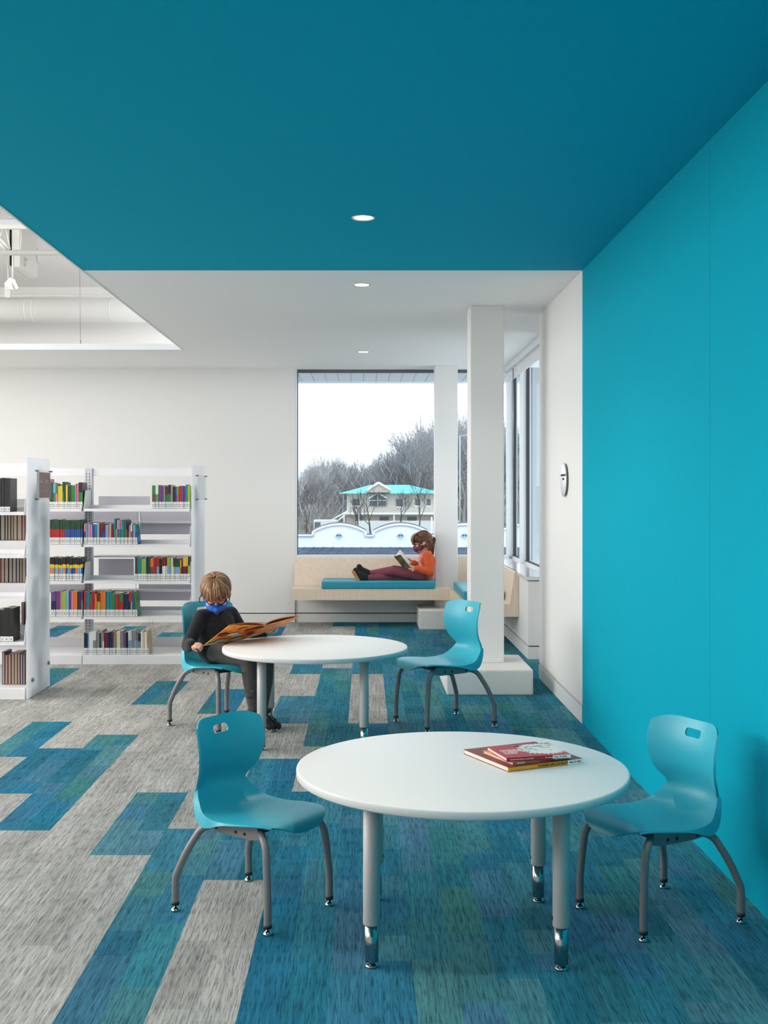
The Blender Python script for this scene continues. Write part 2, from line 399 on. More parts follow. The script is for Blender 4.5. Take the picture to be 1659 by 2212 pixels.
# ---- columns with plinths
def column(x0, x1, y0, y1, px0, px1, py0, py1, pz, label, seed):
    root = empty('column', ((x0+x1)/2, (y0+y1)/2, 0)); struct(root, label, 'column')
    cx_, cy_ = (x0+x1)/2, (y0+y1)/2
    b = MB(); b.box(x0-cx_, x1-cx_, y0-cy_, y1-cy_, pz-.001, ZC, M_WHITE); b.build('column_shaft', root, bevel=.008)
    b = MB(); b.box(px0-cx_, px1-cx_, py0-cy_, py1-cy_, 0, pz, M_CONC); o = b.build('plinth', root, bevel=.012)
column(.787, 1.0396, 8.496, 8.76, .587, 1.208, 8.162, 8.93, .183, 'near white square column standing on a concrete plinth', 1)
column(.772, 1.021, 12.50, 12.75, .577, 1.215, 12.07, 12.70, .209, 'far white square column the girl leans against', 2)

# ---- downlights
DL = [(X(785, 1.4*F/(CY-470)), 1.4*F/(CY-470), 30, 'recessed round downlight glowing in the teal ceiling'), (X(781.5, 1.4*F/(CY-615)), 1.4*F/(CY-615), 26, 'recessed downlight in the white ceiling nearest the teal edge'),
      (X(785, 1.4*F/(CY-760)), 1.4*F/(CY-760), 26, 'recessed downlight in the white ceiling nearest the window'),
      (-.01, 2.35, 34, 'added unseen downlight in the teal ceiling above the viewer'), (.62, 2.35, 26, 'added unseen downlight above the viewer, nearer the teal wall')]  # last two entries: unseen lamps added to brighten the near table
for (x, Y, en, nm) in DL:
    r = empty('downlight', (x, Y, ZC), 0, nm, 'ceiling light', 'recessed downlights')
    b = MB(); b.lathe([(.047, .006), (.047, -.001), (.058, -.005), (.061, -.001), (.061, .0)], M_ALU, 32); b.build('trim_ring', r)
    b = MB(); b.lathe([(0, -.0015), (.0465, -.0015)], mat('lamp_lens', (255, 240, 214), .5, emit=3.0), 32); b.build('lens', r)
    l = bpy.data.lights.new('downlight_beam', 'SPOT'); l.energy = en; l.color = (1, .93, .84); l.spot_size = math.radians(130); l.spot_blend = .6; l.shadow_soft_size = .05
    lo = bpy.data.objects.new('downlight_beam', l); COL.objects.link(lo); lo.location = (x, Y, ZC-.02)

# ---- round sign on wall
r = empty('wall_sign', (XR, 7.757, 1.54), 0, 'round white room sign with dark lettering on the white wall end', 'sign')
MS = Matrix.Rotation(-PI/2, 4, 'Y')     # lathe axis -> -X
b = MB(); b.lathe([(0, 0), (.108, 0), (.108, .012), (0, .012)], mat('sign_back', (120, 118, 116), .4), 48, M=MS); b.build('back_plate', r)
b = MB(); b.lathe([(0, .0125), (.115, .0125), (.115, .0165), (0, .0165)], mat('sign_acrylic_edge', (168, 168, 168), .3), 48, M=MS); b.build('edge_ring', r)
b = MB(); b.lathe([(0, .0168), (.112, .0168), (.112, .0172), (0, .0172)], mat('sign_face', (244, 246, 248), .3), 48, M=MS); fc = b.build('sign_face', r)
b = MB()
rr = random.Random(4)
def glyph_row(b, yc, z, n, w, h):
    # marks of unreadable small capitals
    for i in range(n):
        y = yc+(n/2-i-.5)*w
        for q in range(3):
            b.box(-.0180, -.0171, y-w*.42+q*w*.3, y-w*.42+q*w*.3+w*.17, z, z+h, mat('sign_ink', (62, 66, 78), .5))
        b.box(-.0180, -.0171, y-w*.42, y+w*.38, z+h*rr.choice((.4, .8, 0)), z+h*rr.choice((.4, .8, 0))+h*.25, MC['sign_ink'])
glyph_row(b, 0, .024, 9, .021, .015); glyph_row(b, 0, -.002, 4, .019, .015)
for k in range(4): b.box(-.0176, -.0171, -.06+.006*k, .06-.006*k, -.052-.009*k, -.050-.009*k, mat('sign_grey_ink', (205, 206, 210), .6))
b.build('sign_lettering', r)

# ================================================================== CHAIRS
def make_shell():
    prof = [(.222, .308), (.217, .325), (.198, .339), (.15, .346), (.07, .341), (-.01, .334), (-.075, .331), (-.120, .336), (-.155, .352), (-.186, .380), (-.200, .412), (-.194, .448), (-.178, .49), (-.172, .545), (-.181, .60), (-.199, .650)]
    wd = [.118, .126, .138, .158, .175, .176, .170, .158, .144, .130, .122, .132, .153, .166, .165, .156]
    fw = [0, 0, 0, 0, .0, .0, .006, .014, .022, .026, .028, .036, .048, .055, .054, .050]
    P = smoothpath([(p[0], w_, p[1]) for p, w_ in zip(prof, wd)], 5)
    FW = smoothpath([(f, 0, 0) for f in fw], 5)
    s_arc = [0]
    for i in range(1, len(P)): s_arc.append(s_arc[-1]+math.hypot(P[i].x-P[i-1].x, P[i].z-P[i-1].z))
    T = s_arc[-1]
    def at(t):
        t = max(0, min(T, t))
        for i in range(len(s_arc)-1):
            if s_arc[i+1] >= t: break
        k = (t-s_arc[i])/(s_arc[i+1]-s_arc[i]+1e-9)
        p = P[i].lerp(P[i+1], k); f = FW[i].x*(1-k)+FW[i+1].x*k
        tn = (P[i+1]-P[i]); tn = Vector((tn.x, 0, tn.z)).normalized(); return p, f, tn
    NU, NV = 24, 60; vs = []; W_ = []
    for j in range(NV+1):
        row = []
        for i in range(-2, NU+3):
            u = max(-1, min(1, -1+2*i/NU)); au = abs(u)
            t0 = .055*au**3.2; t1 = T-.036*au**5
            t = t0+(t1-t0)*j/NV
            p, f, tn = at(t); N = Vector((tn.z, 0, -tn.x))
            tt = t/T
            q = Vector((p.x, u*p.y, p.z))+N*f*(au**2.2)
            if i < 0 or i > NU:
                k = (-i if i < 0 else i-NU)/2
                hsk = .004+.034*math.exp(-((tt-.48)/.10)**2)
                q += -N*hsk*k+Vector((0, math.copysign(.004*k, u), 0))
                if .3 < tt < .65: q.x -= .006*k
            row.append(q)
        vs.append(row)
    n = NU+5; b = MB(); flatv = [v for r_ in vs for v in r_]
    b.add(flatv, [(j*n+i, j*n+i+1, (j+1)*n+i+1, (j+1)*n+i) for j in range(NV) for i in range(n-1)], M_CHAIR, True)
    o = b.build('tmp_shell')
    md = o.modifiers.new('s', 'SOLIDIFY'); md.thickness = .0065; md.offset = 0
    # handle cutter
    cb = MB(); pts = []
    hw, hh = .038, .0145
    for k in range(24):
        a = 2*PI*k/24; cxx = math.cos(a); szz = math.sin(a)
        pts.append((math.copysign(abs(cxx)**.8, cxx)*hh+(hw-hh)*(1 if cxx > 0 else -1), math.copysign(abs(szz)**.8, szz)*hh+.607))
    cb.prism(pts, 'X', -.28, -.10, M_CHAIR); co = cb.build('tmp_cut')
    md = o.modifiers.new('b', 'BOOLEAN'); md.object = co; md.operation = 'DIFFERENCE'; md.solver = 'EXACT'
    me = eval_mesh(o, 'seat_shell'); bpy.data.objects.remove(o); bpy.data.objects.remove(co)
    me.materials.clear(); me.materials.append(M_CHAIR)
    for p in me.polygons: p.use_smooth = True; p.material_index = 0
    try: me.set_sharp_from_angle(angle=math.radians(50))
    except Exception: pass
    return me
SHELL = make_shell()
def make_chair():
    root = empty('student_chair')
    o = bpy.data.objects.new('seat_shell', SHELL); COL.objects.link(o); o.parent = root; o.location = (.014, 0, 0)
    R = .0128
    for sy in (-1, 1):
        pf = smoothpath([(.06, sy*.075, .312), (.12, sy*.115, .311), (.158, sy*.142, .302), (.182, sy*.155, .272), (.190, sy*.160, .22), (.197, sy*.164, .15), (.200, sy*.166, .10), (.200, sy*.166, .05), (.200, sy*.166, .026)], 5)
        pr = smoothpath([(-.02, sy*.085, .304), (-.08, sy*.12, .303), (-.118, sy*.143, .287), (-.142, sy*.158, .25), (-.168, sy*.172, .20), (-.190, sy*.184, .145), (-.199, sy*.189, .118), (-.200, sy*.190, .09), (-.200, sy*.190, .05), (-.200, sy*.190, .026)], 5)
        for pth, fx, fy in ((pf, .2, sy*.166), (pr, -.2, sy*.19)):
            b = MB(); b.tube(pth, R, M_FRAME, 14); lg = b.build('leg', root)
            b = MB(); b.tube([(fx, fy, .034), (fx, fy, .022)], R+.0012, mat('black_plastic', (40, 40, 42), .5), 14); b.build('leg_cap', lg)
            b = MB(); b.lathe([(.004, .022), (.004, .014), (.009, .012), (.0165, .005), (.0165, .001), (.012, 0)], M_CHROME, 20, M=Matrix.Translation((fx, fy, 0))); b.build('glide', lg)
        # side rail with black holes
        b = MB(); b.prism([(-.10, .296), (-.095, .322), (.13, .330), (.145, .294), (.10, .284), (-.05, .288)], 'Y', sy*.136-.003, sy*.136+.003, M_RAIL); rl = b.build('side_rail', root, bevel=.001)
        for hx in (-.055, .035, .075):
            b = MB(); b.tube([(hx, sy*.136-.0045, .302), (hx, sy*.136+.0045, .302)], .0055, M_DARK, 12); b.build('rivet', rl)
    b = MB(); b.box(-.08, .13, -.109, .109, .306, .326, mat('black_underframe', (46, 46, 50), .6)); b.build('seat_frame', root, bevel=.002)
    for sy in (-1, 1):
        b = MB(); b.prism([(.0, .300), (.034, .300), (.028, .276), (.006, .276)], 'Y', sy*.095-.010, sy*.095+.010, M_DARK); b.build('stacking_bumper', root)
    return root
chair = make_chair()
def put_chair(o, x, y, ang, sc, label):
    o.location = (x, y, 0); o.rotation_euler = (0, 0, ang); o.scale = (sc,)*3
    tag(o, label, 'chair', 'turquoise school chairs')
put_chair(chair, -.384, 3.99, math.atan2(-.585, .81), 1.0, 'small turquoise plastic chair left of the near table, on grey carpet')
c2 = copy_tree(chair); put_chair(c2, -.895, 7.09, math.radians(-45.8), 1.17, 'turquoise plastic chair the boy in black is sitting on')
c3 = copy_tree(chair); put_chair(c3, .495, 7.155, math.radians(180+27.5), 1.17, 'empty turquoise chair right of the far table, before the column plinth')
c4 = copy_tree(chair); put_chair(c4, 1.006, 3.925, math.radians(180+26.8), 1.0, 'small turquoise chair right of the near table, against the teal wall')

# ================================================================== TABLES
def make_table():
    root = empty('round_table')
    b = MB(); R = .545
    b.lathe([(0, .548), (R-.006, .548), (R-.0015, .5465), (R, .543), (R, .525), (R-.003, .521), (R-.010, .520), (0, .520)], M_TOP, 128,
            mts=[M_TOP, M_TOP, M_EDGE, M_EDGE, M_EDGE, M_EDGE, M_EDGE]); b.build('tabletop', root)
    for sx in (-1, 1):
        for sy in (-1, 1):
            T = Matrix.Translation((sx*.289, sy*.289, 0))
            b = MB(); b.lathe([(.0255, .13), (.0265, .133), (.0265, .5195), (.0255, .5199)], M_TLEG, 28, M=T); lg = b.build('leg', root)
            b = MB(); b.lathe([(.019, .016), (.0215, .018), (.0215, .135)], M_CHROME, 28, M=T); b.build('leg_insert', lg)
            b = MB(); b.lathe([(.007, .02), (.007, .011), (.014, .009), (.020, .005), (.021, .001), (.016, 0)], M_CHROME, 24, M=T); b.build('glide', lg)
            b = MB(); a = Vector((.0265, 0, .165)); b.lathe([(0, .0), (.006, 0), (.006, .002), (0, .002)], M_DARK, 14, M=T @ Matrix.Translation((-sx*.0258, 0, .155)) @ Matrix.Rotation(-sx*PI/2, 4, 'Y')); b.build('set_screw', lg)
            b = MB(); b.lathe([(0, .5135), (.045, .5135), (.045, .5198), (0, .5198)], M_RAIL, 24, M=T); b.build('mounting_plate', lg)
    return root
t1 = make_table(); t1.location = (.319, 3.768, 0); t1.rotation_euler = (0, 0, math.radians(-1.8)); tag(t1, 'near round white table with three books on it', 'table', 'round white tables')
t2 = copy_tree(t1); t2.location = (-.293, 6.715, 0); t2.rotation_euler = (0, 0, 0); tag(t2, 'far round white table where the boy reads', 'table', 'round white tables')

# ---- books lying on the near table
def lying_book(name, x, y, z, ang, w_, d_, t_, cov, spine, label, back=None):
    r = empty(name, (x, y, z), ang, label, 'book', 'books stacked on the near table')
    b = MB(); b.box(.003, w_-.003, .004, d_-.003, .0015, t_-.0015, M_PAGE); b.build('pages', r)
    b = MB(); b.box(0, w_, 0, d_, t_-.0016, t_, cov); b.box(0, w_, 0, d_, 0, .0016, back or cov); b.box(0, w_, 0, .0022, 0, t_, spine); b.build('cover', r)
    return r
m_or = mat('orange_spine', (236, 158, 22), .5); m_mar = mat('maroon_cover', (140, 62, 60), .45); m_ink = mat('dark_ink', (40, 30, 30), .6); m_wink = mat('white_ink', (245, 235, 230), .6)
def face(x, y, z, rot=0): return Matrix.Translation((x, y, z)) @ Matrix.Rotation(PI/2, 4, 'X') @ Matrix.Rotation(rot, 4, 'Z')
bk1 = lying_book('picture_book', .463, 3.678, .5483, math.radians(25.2), .292, .285, .0158, m_mar, m_or, 'large maroon book with yellow spine at the bottom of the stack')
b = MB()
for i in range(26): b.box(.012+i*.0062, .0135+i*.0062, -.0004, .0005, .0028+(i % 2)*.001, .0042+(i % 2)*.001, m_ink); b.box(.012+i*.0062, .0135+i*.0062, -.0004, .0005, .0125, .0138, m_ink) if i < 17 else None
for i in range(30):
    b.prism([(.10+i*.0062, .0158), (.103+i*.0062, .0158), (.118+i*.0062, .0162), (.115+i*.0062, .0162)], 'Y', .01, .011, m_or)
b.build('dotted_pattern', bk1)
b = MB(); b.box(.232, .2905, -.0012, .0, .0004, .0155, M_SPL); lb = b.build('spine_label', bk1)
text_obj('lettering', 'MI PRIMER LIBRO DE RELATI', .0094, m_ink, face(.115, -.0008, .0052), bk1)
text_obj('lettering', 'Niños  ES  FERRI', .0066, m_ink, face(.238, -.0016, .0058), bk1)
m_peach = mat('peach_cover', (222, 150, 112), .5)
bk2 = lying_book('picture_book', .482, 3.704, .5645, math.radians(24.8), .2246, .19, .0085, m_peach, mat('copper_spine', (178, 104, 74), .5), 'thin peach book in the middle of the stack')
b = MB(); b.box(.165, .2235, -.001, 0, .0006, .008, M_SPL); b.build('spine_label', bk2)
b = MB(); b.box(.015, .045, -.0008, 0, .002, .0068, mat('pale_box', (226, 206, 190), .5)); b.build('publisher_mark', bk2)
text_obj('lettering', 'ENFANTS  FR  GUT', .0055, m_ink, face(.17, -.0014, .0025), bk2)
b = MB(); b.lathe([(0, .0086), (.035, .0086), (.035, .0088), (0, .0088)], mat('light_peach', (240, 190, 140), .5), 24, M=Matrix.Translation((.04, .15, 0))); b.build('cover_spot', bk2)
m_red = mat('red_cover', (186, 46, 56), .4)
bk3 = lying_book('picture_book', .4626, 3.7125, .5733, math.radians(15.4), .228, .178, .012, m_red, mat('red_spine', (170, 34, 48), .4), 'red picture book with a white furry shape, topmost of the stack')
b = MB(); pts = []
rr = random.Random(5)
for k in range(64):
    a = 2*PI*k/64; q = (1 if k % 2 else .80)+rr.uniform(-.05, .05)
    pts.append((min(.227, max(.02, .168+.088*q*math.cos(a))), min(.177, max(.013, .10+.085*q*math.sin(a)))))
b.prism(pts, 'Z', .012, .01225, mat('white_fur_ink', (232, 232, 228), .5)); b.build('cover_picture', bk3)
b = MB()
for k in range(18):
    x0 = .10+rr.random()*.10; y0 = .05+rr.random()*.10
    b.tube([(x0, y0, .01235), (x0+rr.uniform(-.02, .02), y0+rr.uniform(-.004, .012), .01235), (x0+rr.uniform(-.03, .03), y0+rr.uniform(-.01, .02), .01235)], .00055, m_ink, 5)
b.build('ink_strokes', bk3)
b = MB(); b.box(.163, .2275, -.001, 0, .0006, .0116, M_SPL); b.build('spine_label', bk3)
text_obj('lettering', 'COMMENT\nLE GRINCH\nA VOLÉ\nNOËL!', .0175, m_wink, Matrix.Translation((.018, .045, .0122)) @ Matrix.Rotation(math.radians(0), 4, 'Z') @ Matrix.Translation((0, .055, 0)), bk3, sx=.9)
text_obj('lettering', 'Comment le Grinch a volé Noël!', .0062, m_wink, face(.012, -.0006, .0042), bk3)
text_obj('lettering', 'Dr. Seuss', .0062, m_wink, face(.137, -.0006, .0042), bk3)
text_obj('lettering', 'Enfants  FR  SEUSS', .0058, m_ink, face(.168, -.0014, .0042), bk3)

# ================================================================== BENCHES AND CUSHIONS
bn = empty('window_bench', (0, 12.4, 0), 0, 'pale wooden bench under the back window', 'bench', 'wooden window benches')
def at0(o, x=0, y=12.4): o.location = (-x, -y, 0); return o
b = MB(); b.box(-.785, .917, 12.20, 12.775, .404, .4235, M_WOOD); at0(b.build('seat', bn))
b = MB(); b.box(-.785, .917, 12.18, 12.20, .304, .4235, M_WOOD); b.box(-.783, .9, 12.2, 12.775, .306, .32, M_WOOD); at0(b.build('apron', bn))
b = MB(); b.prism([(12.66, .424), (12.70, .424), (12.795, .724), (12.755, .724)], 'X', -.783, .771, M_WOOD)
b.prism([(12.66, .424), (12.70, .424), (12.795, .724), (12.755, .724)], 'X', 1.022, 1.36, M_WOOD); at0(b.build('backrest', bn))
bn2 = empty('window_bench', (1.15, 11.3, 0), 0, 'pale wooden bench with end panel under the side window', 'bench', 'wooden window benches')
b = MB(); b.box(.935, 1.42, 10.56, 12.179, .404, .4235, M_WOOD); at0(b.build('seat', bn2), 1.15, 11.3)
b = MB(); b.box(.918, .935, 10.56, 12.179, .304, .4235, M_WOOD); at0(b.build('apron', bn2), 1.15, 11.3)
b = MB(); b.prism([(.918, .304), (1.423, .304), (1.423, .722), (1.388, .722), (1.345, .424), (.918, .424)], 'Y', 10.54, 10.56, M_WOOD); at0(b.build('end_panel', bn2), 1.15, 11.3)
b = MB(); b.prism([(1.345, .424), (1.375, .424), (1.418, .72), (1.388, .72)], 'Y', 10.561, 12.6, M_WOOD); at0(b.build('backrest', bn2), 1.15, 11.3)
def cushion(x0, x1, y0, y1, z0, z1, label):
    cx_, cy_ = (x0+x1)/2, (y0+y1)/2
    r = empty('seat_cushion', (cx_, cy_, z0), 0, label, 'cushion', 'teal bench cushions')
    b = MB(); b.box(x0-cx_, x1-cx_, y0-cy_, y1-cy_, 0, z1-z0, M_VINYL); b.build('cushion_pad', r, bevel=.018, bseg=4)
    for p in r.children[0].data.polygons: p.use_smooth = True
    hx, hy = (x1-x0)/2-.003, (y1-y0)/2-.003
    b = MB(); h = z1-z0-.016; b.tube([(-hx+.01, -hy, h), (hx-.01, -hy, h), (hx, -hy+.01, h), (hx, hy-.01, h), (hx-.01, hy, h), (-hx+.01, hy, h), (-hx, hy-.01, h), (-hx, -hy+.01, h), (-hx+.01, -hy, h)], .004, mat('teal_piping', (36, 128, 150), .4), 8); b.build('piping', r)
cushion(-.464, .752, 12.17, 12.655, .4237, .507, 'long teal cushion the girl sits on')
cushion(.945, 1.33, 10.93, 12.15, .4237, .507, 'teal cushion on the side bench behind the near column')

# ================================================================== BOOKCASES
def bookcase(x_end, yf, depth, bays, name, label):
    ymid = yf+depth/2
    r = empty(name, (x_end, ymid, 0), 0, label, 'bookcase', 'white library bookcases')
    def loc(o): o.location = (-x_end, -ymid, 0); return o
    xs = [x_end-.012-i*.915 for i in range(bays+1)]
    for i, x in enumerate(xs):
        b = MB(); b.box(x-.045, x+.022, ymid-.028, ymid+.028, .0, 1.665, mat('upright_steel', (205, 205, 212), .4)); up = loc(b.build('upright', r, bevel=.002)) if i else None
        if up:
            b = MB()
            for k in range(60):
                z = .16+k*.0254
                if z > 1.63: break
                for dx in (-.027, -.001): b.box(x+dx-.003, x+dx+.003, ymid-.0285, ymid-.0275, z, z+.014, M_DARK)
            b.build('slot_row', up)
    for i in range(bays):
        xa, xb = xs[i+1]+.0, xs[i]
        b = MB(); b.box(xa+.022, xb-.045 if i == 0 and False else xb-.02, ymid-.012, ymid+.012, 1.60, 1.665, M_SHELF); loc(b.build('top_rail', r))
        b = MB(); b.box(xa+.0, xb-.005, yf, yf+depth, 0, .072, M_SHELF); b.box(xa, xb-.005, yf+.006, yf+depth-.006, .0722, .078, M_SHELF)
        b.box(xa, xb-.005, yf+depth-.012, yf+depth-.001, .0785, .16, M_SHELF); loc(b.build('base_shelf', r, bevel=.001))
        for zi, z in enumerate((1.317, 1.0145, .7066, .4026)):
            b = MB(); b.box(xa+.012, xb-.012, yf+.004, ymid-.032, z-.018, z-.001, M_SHELF); b.box(xa+.012, xb-.012, yf+.002, yf+.006, z-.022, z, M_SHELF)
            b.box(xa+.012, xb-.012, ymid-.038, ymid-.034, z, z+.03, M_SHELF)
            sh = loc(b.build('shelf', r))
            for xx in (xa+.010, xb-.010):
                b = MB(); b.prism([(yf+.004, z-.022), (ymid-.03, z-.03), (ymid-.03, z+.155), (yf+.055, z+.155), (yf+.004, z+.005)], 'X', xx-.0012, xx+.0012, M_SHELF)
                b.build('shelf_bracket', sh)
    return r, loc, xs, ymid
YA = 9.64; DA = .56
A, locA, xsA, ymA = bookcase(-1.463, YA, DA, 3, 'bookcase', 'white steel bookcase against the back, far one, with book spines facing out')
YBk = 8.0; DB = .46
B, locB, xsB, ymB = bookcase(-2.372, YBk, DB, 2, 'bookcase', 'white steel bookcase cut by the left picture edge, nearer one')
# rear shelves of A: backs and gaps that show between the books
M_BACKP = mat('shelf_back_grey', (205, 203, 212), .5)
for (pxa, pya, pxb, pyb) in ((213, 1072, 324, 1098), (302, 1105, 413, 1154), (213, 1207, 289, 1252), (300, 1262, 413, 1297), (300, 1310, 413, 1330), (105, 1105, 186, 1125), (105, 1262, 186, 1280), (186, 1105, 300, 1126)):
    Yp = ymA+.2; b = MB(); b.box(X(pxa, Yp), X(pxb, Yp), Yp, Yp+.003, Z(pyb, Yp), Z(pya, Yp), M_BACKP); locA(b.build('rear_shelf_back', A))
for z in (1.20, .90, .60):
    b = MB(); b.box(xsA[1]+.02, xsA[0]-.03, ymA+.04, ymA+.24, z-.014, z, M_SHELF); locA(b.build('rear_shelf', A))
for z in (1.317, 1.0145, .7066, .4026):
    b = MB(); b.box(xsB[1]+.02, xsB[0]-.03, ymB+.035, YBk+DB-.01, z+.075, z+.09, M_SHELF); b.box(xsB[1]+.02, xsB[0]-.03, ymB+.032, ymB+.036, z+.0, z+.09, M_SHELF) ; locB(b.build('rear_shelf', B))
# end panels of frosted acrylic, with sign holders
def end_panel(x, y0, y1, z1, par, loc, sign):
    b = MB(); b.box(x-.005, x+.005, y0, y1, .012, z1, M_FROST); ep = loc(b.build('end_panel', par, bevel=.001))
    b = MB()
    for (yy, zz) in ((y0+.1, .13), (y1-.05, .19)): b.tube([(x-.03, yy, zz), (x+.018, yy, zz)], .014, M_STEEL, 16)
    b.build('panel_bolt', ep)
    sy0, sy1, sz0, sz1 = y0+.17, y1-.01, z1-.30, z1-.085
    b = MB(); b.box(x+.020, x+.022, sy0, sy1, sz0, sz1, M_CLEAR); sh = loc(b.build('sign_holder', par))
    b = MB()
    for yy in (sy0+.012, sy1-.012):
        for zz in (sz0+.006, sz1-.006): b.tube([(x+.004, yy, zz), (x+.03, yy, zz)], .006, M_STEEL, 10)
    b.build('standoff', sh)
    if sign:
        b = MB(); b.box(x+.0150, x+.0165, sy0+.07, sy1-.02, sz0+.015, sz1-.015, mat('dusty_red_card', (168, 92, 100), .6))
        b.box(x+.0150, x+.0165, sy0+.01, sy0+.069, sz0+.01, sz1-.01, mat('pale_pink_card', (240, 232, 232), .6)); b.build('sign_card', sh)
        R_ = Matrix(((0, 0, 1, 0), (1, 0, 0, 0), (0, 1, 0, 0), (0, 0, 0, 1)))
        b_ = mat('card_ink', (235, 222, 222), .6)
        for yy, s2 in ((sy0+.118, 'I-L'), (sy0+.262, 'A-F')):
            text_obj('lettering', 'NON\nFICTION', .019, b_, Matrix.Translation((x+.0172, yy, sz1-.075)) @ R_, sh, align='CENTER')
            text_obj('lettering', s2, .024, b_, Matrix.Translation((x+.0172, yy, sz0+.06)) @ R_, sh, align='CENTER')
end_panel(-1.448, 9.535, 10.27, 1.69, A, locA, False)
end_panel(-2.356, 7.944, 8.50, 1.70, B, locB, True)

# ---- books on the shelves: every one its own object
CN = [('red', (178, 40, 44)), ('dark red', (120, 30, 38)), ('orange', (226, 120, 36)), ('yellow', (232, 196, 52)), ('green', (52, 128, 70)), ('dark green', (34, 70, 48)), ('lime green', (150, 182, 60)), ('blue', (44, 84, 160)),
      ('light blue', (120, 170, 206)), ('navy', (32, 42, 78)), ('teal', (30, 130, 140)), ('purple', (110, 70, 130)), ('pink', (214, 120, 150)), ('brown', (110, 78, 56)), ('black', (34, 32, 34)), ('white', (228, 226, 222)), ('grey', (136, 136, 138)), ('tan', (190, 164, 120)), ('cream', (226, 214, 184)), ('gold', (196, 150, 60))]
CD = dict(CN)
def ordn(n):
    if n == 1: return 'leftmost'
    s = 'th' if 10 <= n % 100 <= 20 else {1: 'st', 2: 'nd', 3: 'rd'}.get(n % 10, 'th')
    return '%d%s from left' % (n, s)
BK = random.Random(21)
def shelf_book(x, y0, z, t, h, d, bands, label_h, label, group, lean=0, pages_front=False):
    # bands: list of (fraction top, colour name) from the bottom up
    b = MB(); zz = 0
    root_mat = None
    if pages_front:
        c = flat(CD[bands[0][1]]); b.box(0, t, 0, d, 0, h, c)
        o = b.build('library_book', fix=False)
        p = MB(); p.box(.0042, t-.0042, -.0006, .01, .003, h-.004, mat('shaded_fore_edge', (170, 158, 140), .85)); p.build('pages', o)  # page edges darkened, the shade inside the shelf put into their colour
    else:
        for fr, cn in bands:
            z1 = h*fr; b.box(0, t, 0, d, zz, z1, flat(CD[cn], .4)); zz = z1
        o = b.build('library_book', fix=False)
        p = MB(); p.box(.0012, t-.0012, .006, d-.002, h-.001, h+.0003, M_PAGE); p.build('pages', o)
        if label_h:
            q = MB(); q.box(.0004, t-.0004, -.0012, .001, .002, label_h, M_SPL)
            q.box(t*.3, t*.7, -.0015, -.0011, label_h*.3, label_h*.42, m_ink); q.box(t*.3, t*.7, -.0015, -.0011, label_h*.55, label_h*.66, m_ink); q.build('spine_label', o)
    o.location = (x, y0, z); o.rotation_euler = (0, lean, 0)
    tag(o, label, 'book', group); return o
NB = 0
def row(xa, xb, z, yf, n, hs, pal, shelf, bay, case='far', lab=.058, hvar=.012, runs=2, leanlast=0, pages=False, d=.16, tall=None):
    global NB
    ws = [BK.uniform(.7, 1.3) for _ in range(n)]; s = sum(ws); W_ = xb-xa
    x = xa; i = 0; cur = None; left = 0
    for k in range(n):
        t = W_*ws[k]/s
        if left <= 0:
            left = BK.randint(1, runs); top = BK.choice(pal); low = BK.choice(pal); two = BK.random() < .45
            h0 = hs+BK.uniform(-hvar, hvar)
        left -= 1
        h = h0+BK.uniform(-.004, .004)
        if tall and tall[0] <= k/n < tall[1]: h = h0+tall[2]
        cn = top
        bands = [(.62, low), (1, top)] if two else [(1, top)]
        if pal is PAL_L2: bands = [(.28, 'blue' if k > n*.45 else 'red'), (.62, 'blue' if k > n*.45 else 'red'), (1, 'dark green')]; cn = 'dark green'
        if pal is PAL_L3: bands = [(.55, BK.choice(('light blue', 'orange', 'blue'))), (.7, 'yellow'), (1, 'black')]; cn = 'black and yellow'
        lean = leanlast*(1 if k >= n-2 else 0)
        lb_ = '%s book, %s, %s shelf, %s of the %s bookcase' % (cn if pal in (PAL_L2, PAL_L3) or not two else top+' topped', ordn(k+1), shelf, bay, case)
        shelf_book(x, yf+BK.uniform(0, .006), z+.0005, t-.0014, h, d, bands, lab if not pages else 0, lb_, 'books on the %s shelf of the %s bookcase' % (shelf, case), lean, pages)
        x += t; NB += 1
PAL_MIX = ['red', 'orange', 'yellow', 'green', 'lime green', 'blue', 'light blue', 'navy', 'teal', 'purple', 'pink', 'brown', 'white', 'tan', 'cream', 'grey', 'gold', 'dark red']
PAL_R2 = ['teal', 'light blue', 'navy', 'tan', 'brown', 'grey', 'dark red', 'green', 'pink', 'cream', 'light blue', 'blue']
PAL_R4 = ['red', 'yellow', 'lime green', 'teal', 'orange', 'navy', 'green', 'yellow', 'red', 'blue', 'dark red']
PAL_R5 = ['brown', 'cream', 'purple', 'white', 'black', 'navy', 'grey', 'light blue', 'orange', 'tan', 'grey', 'dark red']
PAL_R3 = ['lime green', 'red', 'orange', 'yellow', 'green', 'white', 'teal', 'brown', 'dark red', 'dark green', 'black', 'light blue']
PAL_L1 = ['dark green', 'green', 'orange', 'yellow', 'dark green', 'pink', 'light blue', 'black', 'green']
PAL_L2 = ['dark green']; PAL_L3 = ['black']
PAL_L4 = ['orange', 'pink', 'dark red', 'lime green', 'navy', 'light blue', 'yellow', 'purple', 'grey']
PAL_B = ['black', 'navy', 'brown', 'black', 'dark red']
yf = YA+.012
row(-1.804, -1.482, 1.317, yf, 24, .195, PAL_MIX, 'top', 'right bay')
row(-2.381, -1.925, 1.0145, yf, 37, .170, PAL_R2, 'second', 'right bay', leanlast=-.10, tall=(.55, .8, .038))
row(-1.951, -1.485, .7066, yf, 36, .190, PAL_R3, 'third', 'right bay', runs=3)
row(-2.381, -1.925, .4026, yf, 30, .200, PAL_R4, 'fourth', 'right bay', runs=3, leanlast=-.10)
row(-2.381, -1.825, .0785, yf, 43, .192, PAL_R5, 'bottom', 'right bay', leanlast=-.08)
